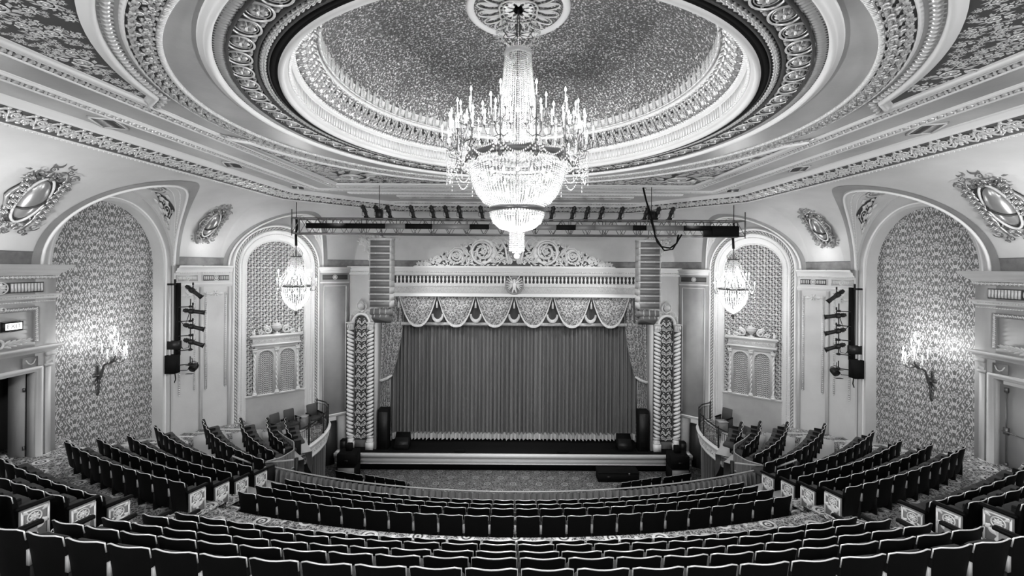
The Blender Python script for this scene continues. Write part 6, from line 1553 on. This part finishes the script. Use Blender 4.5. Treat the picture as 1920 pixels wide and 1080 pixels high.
# truss
TY = 18.0; TZ0, TZ1 = E+(503-441)/820*TY, E+(503-413)/820*TY; TX0, TX1 = -9.05, 9.3; TD = .3
tr = empty('lighting_truss', (0, TY, TZ0), label='long aluminium box truss hung across the hall before the stage', cat_='truss')
hT = TZ1-TZ0
for y in (-TD, TD):
    for z in (0, hT): obj('chord', bar((TX0, y, z), (TX1, y, z), .028, 8), STEEL, tr)
nsec = 26; dx = (TX1-TX0)/nsec
dg_ = mesh_of(cat([bar((0, 0, 0), (dx/2, 0, hT), .014, 5), bar((dx/2, 0, hT), (dx, 0, 0), .014, 5)]), 'lattice'); dg_.materials.append(STEEL)
vg_ = mesh_of(bar((0, 0, 0), (0, 0, hT), .018, 6), 'upright'); vg_.materials.append(STEEL); hg_ = mesh_of(cat([bar((0, -TD, 0), (0, TD, 0), .016, 5), bar((0, -TD, hT), (0, TD, hT), .016, 5)]), 'cross_tube'); hg_.materials.append(STEEL)
for k in range(nsec):
    for y in (-TD, TD): obj('lattice', dg_, None, tr, loc=(TX0+k*dx, y, 0))
for k in range(0, nsec+1, 2):
    for y in (-TD, TD): obj('upright', vg_, None, tr, loc=(TX0+k*dx, y, 0))
    obj('cross_tube', hg_, None, tr, loc=(TX0+k*dx, 0, 0))
# the cable tray of the truss: short lengths of dark and grey
cols = [BLACKM, SPK, BLACK, DARK2, SPK]
x = -8.45; rr_ = random.Random(8); k = 0
while x < 8.9:
    w = rr_.choice((.55, .8, 1.1, 1.5)) if abs(x) < 5.8 else 1.6; w = min(w, 9.0-x); m = SPKF if False else ([BLACKM, SPK, SPK, BLACKM, SPK][k % 5] if abs(x) < 5.8 else BLACKM)
    obj('raceway', box(x, x+w-.01, -TD-.06, -TD-.02, hT/2-.11, hT/2+.10), m, tr); x += w; k += 1
for x in (7.9, 8.7): obj('connector_box', box(x-.3, x+.3, -TD-.1, -TD+.05, hT/2-.35, hT/2-.08) if x < 8 else box(x-.75, x+.3, -TD-.12, -TD+.06, hT/2-.34, hT/2+.08), BLACKM, tr)
for x in (-5.6, 5.6): obj('chain_motor', cat([box(x-.12, x+.12, -.15, .15, hT, hT+.4), bar((x, 0, hT+.4), (x, 0, E+3.4-TZ0), .012, 4)]), BLACK, tr)
for x in (TX0, TX1): obj('end_frame', cat([bar((x, -TD, 0), (x, -TD, hT), .03, 6), bar((x, TD, 0), (x, TD, hT), .03, 6), bar((x, -TD, -.1), (x, -TD, hT+.35), .02, 5)]), STEEL, tr)
px_ = [(683, 392), (706, 390), (728, 392), (772, 392), (810, 393), (836, 394), (861, 396), (902, 390), (1035, 393), (1074, 394), (1100, 394), (1127, 394), (1164, 394), (1211, 396), (1232, 396), (1258, 396)]
for i, (px, py) in enumerate(px_):
    x = (px-961.5)/820*TY-.09; big = i in (7,)
    az = PI/2+(.45 if x < 0 else -.45)*-1*0+(-.25 if x < 0 else .25)
    lab = 'black profile spotlight standing on the truss, %s from the %s end' % (ordn[i if i < 8 else 15-i], 'left' if i < 8 else 'right')
    o = fixture((x, TY, TZ1+.33), az, -.95, lab, 'spotlights along the truss', up=False, scale=.78)
    o.rotation_euler = (0, 0, 0)
# truss cables
cb = obj('power_cable', cat([tube([(5.25, 18.0, E+3.35), (5.35, 17.9, E+2.8), (5.5, 17.6, E+2.0), (5.6, 17.5, E+1.3), (5.85, 17.5, E+.9), (6.2, 17.5, E+.85), (6.5, 17.6, E+1.05), (6.6, 17.7, E+1.4)], .035, 6), tube([(5.45, 17.6, E+2.0), (5.65, 17.45, E+1.1), (5.95, 17.45, E+.75), (6.3, 17.5, E+.8), (6.7, 17.6, E+1.4)], .03, 6)]), BLACKM, smooth=True)
tag(cb, 'thick black power cables dropping from the ceiling to the truss', 'cable')

# loudspeaker line arrays
def line_array(sx, label):
    X, Y = sx*5.65, 18.6; zt = E+(503-452)/820*Y; r = empty('line_array', (X, Y, zt), label=label, cat_='loudspeaker', group='hanging loudspeaker clusters')
    H = 2.85/10; cabm = cat([bbox(-.46, .46, -.3, .3, -H+.012, -.0, .02)]); 
    fm = mesh_of(box(-.40, .40, -.315, -.30, -H+.045, -.03), 'grille'); fm.materials.append(SPK); cm = mesh_of(cabm, 'cabinet'); cm.materials.append(SPKF)
    sm_ = mesh_of(cat([box(-.46, .46, -.312, -.30, -.012, .008)]+[cbox((x, -.315, 0), (.04, .03, .035)) for x in (-.46, -.2, .2, .46)]), 'rigging_bar'); sm_.materials.append(WHITE)
    for k in range(10):
        c = obj('cabinet', cm, None, r, loc=(0, 0, -H*k)); obj('grille', fm, None, c); obj('rigging_bar', sm_, None, c)
    for k, (dz, tilt) in enumerate(((-2.95, .25), (-3.2, .55))):
        c = obj('lower_cabinet', bbox(-.42+.06*k, .42-.06*k, -.28, .25, -.25, 0, .03), SPK, r, loc=(0, .02+.08*k, dz), rot=(-tilt, 0, 0)); obj('rigging_bar', box(-.02, .02, -.30, -.28, -.24, 0), SPKF, c); obj('rigging_bar', box(-.26, -.22, -.30, -.28, -.24, 0), SPKF, c); obj('rigging_bar', box(.22, .26, -.30, -.28, -.24, 0), SPKF, c)
    obj('fly_frame', cat([box(-.48, .48, -.32, -.26, .0, .08), box(-.48, .48, .2, .26, .0, .08), box(-.48, -.42, -.3, .25, 0, .08), box(.42, .48, -.3, .25, 0, .08), box(-.05, .05, -.4, .5, .08, .14), tube([(.4, -.2, .1), (.75, -.2, .1), (.8, -.2, .02)], .03, 5)]), SPKF, r)
    obj('rigging_chain', bar((0, 0, .12), (0, -.3, 1.0), .015, 5), BLACK, r)
    return r
la = line_array(-1, 'tall hanging stack of grey loudspeaker cabinets, left of the stage'); line_array(1, 'tall hanging stack of grey loudspeaker cabinets, right of the stage')

# lighting booms on the piers
bo_ = empty('lighting_boom', (-13.95, 17.95, E-4.4), label='vertical lighting boom with clamps and dimmer boxes on the left pier', cat_='lighting boom', group='lighting booms on the piers')
obj('pipe', bar((0, 0, 0), (0, 0, 3.85), .035, 8), BLACK, bo_); obj('pale_conduit', bar((-.13, -.08, 0), (-.13, -.08, 3.6), .04, 8), PLL, bo_)
obj('cable_tray', box(-.02, .1, .02, .2, .7, 3.7), BLACKM, bo_)
for z in (.3, .9, 1.5, 2.1, 2.7): obj('side_arm', cat([bar((0, 0, z), (.45, .42, z), .022, 6), bar((.38, .36, z), (.38, .36, z+.32), .02, 6), cbox((.38, .36, z), (.09, .09, .09))]), BLACK, bo_)
obj('wall_bracket', cat([box(-.3, .05, -.03, .03, 3.6, 3.68), box(-.3, .05, -.03, .03, .2, .28)]), BLACK, bo_)
obj('dimmer_box', box(-.25, .12, -.2, .15, .0, .75), BLACKM, bo_); obj('junction_box', box(-.22, .2, -.12, .12, .98, 1.32), BLACK, bo_)
obj('loose_cable', cat([tube([(.1, 0, .1), (.3, .3, .05), (.45, .4, .3), (.42, .4, .55)], .014, 5), tube([(.05, 0, 1.4), (.2, .2, .95), (.35, .3, 1.0), (.4, .35, 1.5)], .014, 5), tube([(.05, 0, 2.4), (.25, .2, 1.9), (.3, .3, 2.2), (.4, .35, 2.6)], .014, 5), tube([(.02, 0, 0), (.05, .0, -.25), (.0, 0, -.4)], .02, 5)]), BLACKM, bo_)
MIR.append((bo_, 'left', 'right'))
for j, (z, el, az, nm) in enumerate(((3.35, .75, .7, 'top'), (2.5, .2, .7, 'second'), (1.85, .35, .7, 'third'), (1.2, .45, .7, 'fourth'))):
    f = fixture((-13.5, 18.35, E-4.4+z), az, -el, '%s black profile spotlight of the boom on the left pier' % nm, 'spotlights on the pier booms', scale=.95)
    MIR.append((f, 'left', 'right'))
fr2 = empty('fresnel_light', (-13.45, 18.35, E-4.25), label='squat black fresnel lamp at the foot of the boom on the left pier', cat_='stage light', group='spotlights on the pier booms')
obj('lamp_body', lathe([(.0, -.18), (.12, -.16), (.15, -.05), (.15, .12), (.13, .14), (.13, .1), (.0, .1)], 12).rot('X', PI/2+.5), BLACK, fr2); obj('barn_door', cat([box(-.14, .14, -.3, -.16, .12, .13), box(-.14, .14, -.3, -.16, -.22, -.21)]), BLACK, fr2); obj('yoke', tube([(-.17, 0, 0), (-.17, 0, .2), (0, 0, .26), (.17, 0, .2), (.17, 0, 0)], .014, 5), BLACK, fr2)
MIR.append((fr2, 'left', 'right'))

# ------------------------------------------------------------------ doors
dl = empty('door_1', (DX-.24, Y1-.02, DB), kind='structure', label='grey door leaf standing open in the left door bay')
lf_ = box(-.04, 0, 0, .0, 0, 2.3) if False else box(-.42, 0, -.05, 0, 0, 2.44)
obj('door_leaf', lf_, DOORM, dl, rot=(0, 0, .12)); obj('hinge', cat([box(-.02, .02, -.07, -.02, z, z+.12) for z in (.2, 1.9)]), BRASS, dl)
dv = struct('wall_vestibule', cat([box(DX-2.6, DX-.22, 9.5, 9.6, DB-.5, DT+.3), box(DX-2.6, DX-.22, 13.3, 13.4, DB-.5, DT+.3), box(DX-2.7, DX-2.6, 9.5, 13.4, DB-.5, DT+.3), box(DX-2.6, DX-.22, 9.5, 13.4, DT+.2, DT+.3)]), VESTD); dv['label'] = 'dark vestibule behind the open left door'
vf = struct('floor_vestibule', box(DX-2.6, DX-.4, 9.5, 13.4, DB-.3, DB), CARP); vf['label'] = 'carpet of the vestibule beyond the left door'
sr = empty('stair_rail', (DX-1.6, 11.55, DB), label='metal stair rail glimpsed through the open left door', cat_='railing')
for k in range(7): obj('rail_bar', bar((-.5, .0, .5+.2*k), (.6, .35, .75+.2*k), .015, 5), STEEL, sr)
obj('post', bar((-.5, 0, 0), (-.5, 0, 1.8), .025, 6), BLACK, sr); obj('post', bar((.6, .35, 0), (.6, .35, 2.1), .025, 6), BLACK, sr)
dr_ = empty('door_2', (-DX+.12, Y1, DB), kind='structure', label='closed grey double door with panic bars in the right door bay')
obj('door_panel', cat([box(0, .06, -1.12, -.02, 0, 2.33)]), DOORM, dr_); obj('door_panel', box(0, .06, -2.25, -1.14, 0, 2.33), DOORM, dr_)
for y in (-.22, -2.05): 
    obj('vertical_rod', cat([bar((-.05, y, .03), (-.05, y, 2.28), .014, 6), cbox((-.04, y, 2.2), (.06, .08, .14)), cbox((-.04, y, 1.02), (.08, .1, .2)), cbox((-.04, y, .06), (.06, .07, .08))]), STEEL, dr_)
    e = y-.8 if y > -1 else y+.8; obj('panic_bar', cat([bar((-.12, y+.04, 1.02), (-.12, e, .98), .018, 6), cbox((-.07, e, .98), (.1, .08, .14))]), STEEL, dr_)
obj('door_notice', cat([box(-.006, 0, -.95, -.80, 1.35, 1.55)]), PLL, dr_)
def text(name_, body_, size, m, parent, loc, rot, ext=.004):
    c = bpy.data.curves.new(name_, 'FONT'); c.body = body_; c.size = size; c.extrude = ext; c.align_x = 'CENTER'; c.align_y = 'CENTER'
    t_ = bpy.data.objects.new('tmp', c); COL.objects.link(t_); bpy.context.view_layer.update(); me = bpy.data.meshes.new_from_object(t_.evaluated_get(bpy.context.evaluated_depsgraph_get())); bpy.data.objects.remove(t_); me.materials.clear(); me.materials.append(m)
    o = bpy.data.objects.new(name_, me); COL.objects.link(o); o.parent = parent; o.location = loc; o.rotation_euler = rot; return o
ex = empty('exit_sign', (DX+.03, 12.2, E-1.72), label='lit white exit sign over the left door', cat_='sign')
obj('housing', box(-.03, .07, -.24, .24, -.13, .13), BLACK, ex); obj('lit_face', box(.07, .08, -.20, .20, -.09, .09), EXITM, ex); obj('top_bracket', cat([box(-.03, .09, -.26, .26, .13, .15), box(-.03, .09, -.26, .26, -.15, -.13)]), BRASS, ex)
text('exit_letters', 'EXIT', .17, SPK, ex, (.083, 0, 0), (PI/2, 0, PI/2), .002)

# ------------------------------------------------------------------ chairs in the boxes
def armchair(x, y, z, rz, label):
    r = empty('box_armchair', (x, y, z), label=label, cat_='armchair', group='loose armchairs in the boxes', rz=rz)
    obj('seat', bbox(-.25, .25, -.25, .28, .32, .46, .04), VELV, r)
    bk = bbox(-.25, .25, -.05, .05, 0, .58, .04); bk = G(bk.v+[0, -.22, .42], bk.q, bk.t); bk.v[:, 1] -= (bk.v[:, 2]-.42)*.18; obj('backrest', bk, WVEL, r)
    for s in (-1, 1):
        obj('armrest', cat([bbox(-.035, .035, -.25, .30, .60, .65, .015), ]).mv(s*.29, 0, 0), SEATB, r); obj('side_panel', box(-.025, .025, -.22, .24, .05, .60).mv(s*.29, 0, 0), VELV, r)
    return r
WVEL = mat('grey_velvet', .06, .8)
armchair(-10.6, 20.9, BZ, -2.2, 'velvet armchair by the wall of the left box, nearer the arch edge')
armchair(-10.9, 20.3, BZ, -2.0, 'velvet armchair in the left box, close behind the first')
armchair(-9.9, 21.7, BZ, -2.3, 'velvet armchair of the left box nearest the stage')
armchair(-10.0, 19.2, BZ, -1.9, 'dark armchair low behind the railing of the left box')
armchair(10.35, 21.5, BZ, 2.2, 'velvet armchair by the wall of the right box')
armchair(9.95, 19.0, BZ, 1.9, 'dark armchair low behind the railing of the right box')
def cabinet_(x, y, label):
    r = empty('side_cabinet', (x, y, BZ), label=label, cat_='cabinet', group='small cabinets in the boxes')
    obj('body', bbox(-.2, .2, -.2, .2, .06, .62, .02), PLD, r); obj('top', box(-.22, .22, -.22, .22, .62, .65), SEATW, r); obj('knob', lathe([(.02, 0), (.015, .02), (.0, .025)], 8).rot('X', PI/2).mv(0, -.2, .45), STEEL, r); obj('foot', box(-.18, .18, -.18, .18, 0, .06), BLACK, r)
cabinet_(9.95, 20.9, 'small grey cabinet in front of the armchair of the right box'); cabinet_(-10.2, 21.2, 'small grey cabinet between the armchairs of the left box')
# pale cables on the carpet by the alcoves
wr = tube([(-14.1, 13.3, FLOORZ+.02), (-13.6, 13.6, FLOORZ+.02), (-13.1, 13.4, FLOORZ+.02), (-12.9, 12.9, FLOORZ+.02)], .03, 5); w_ = obj('cable_cover', wr, WHITE); tag(w_, 'pale cable cover curving over the carpet by the left alcove', 'cable cover', 'cable covers'); MIR.append((w_, 'left', 'right'))

# ------------------------------------------------------------------ mirror the left-hand things
for o, a, b in MIR:
    c = mirror(o); relabel(c, a, b)
    if c.name.startswith('trim_') or c.name.startswith('wall_') or c.name.startswith('floor_'):
        pass
for n_, c in enumerate([o for o in COL.objects if o.parent is None and o.get('kind') == 'structure' and '.0' in o.name]):
    base = o.name
    nm = c.name.split('.')[0]
    c.name = nm.replace('left', 'right') if 'left' in nm else ('trim_%d' % (40+n_) if nm.startswith('trim') else ('window_2' if nm.startswith('window') else nm+'_right'))
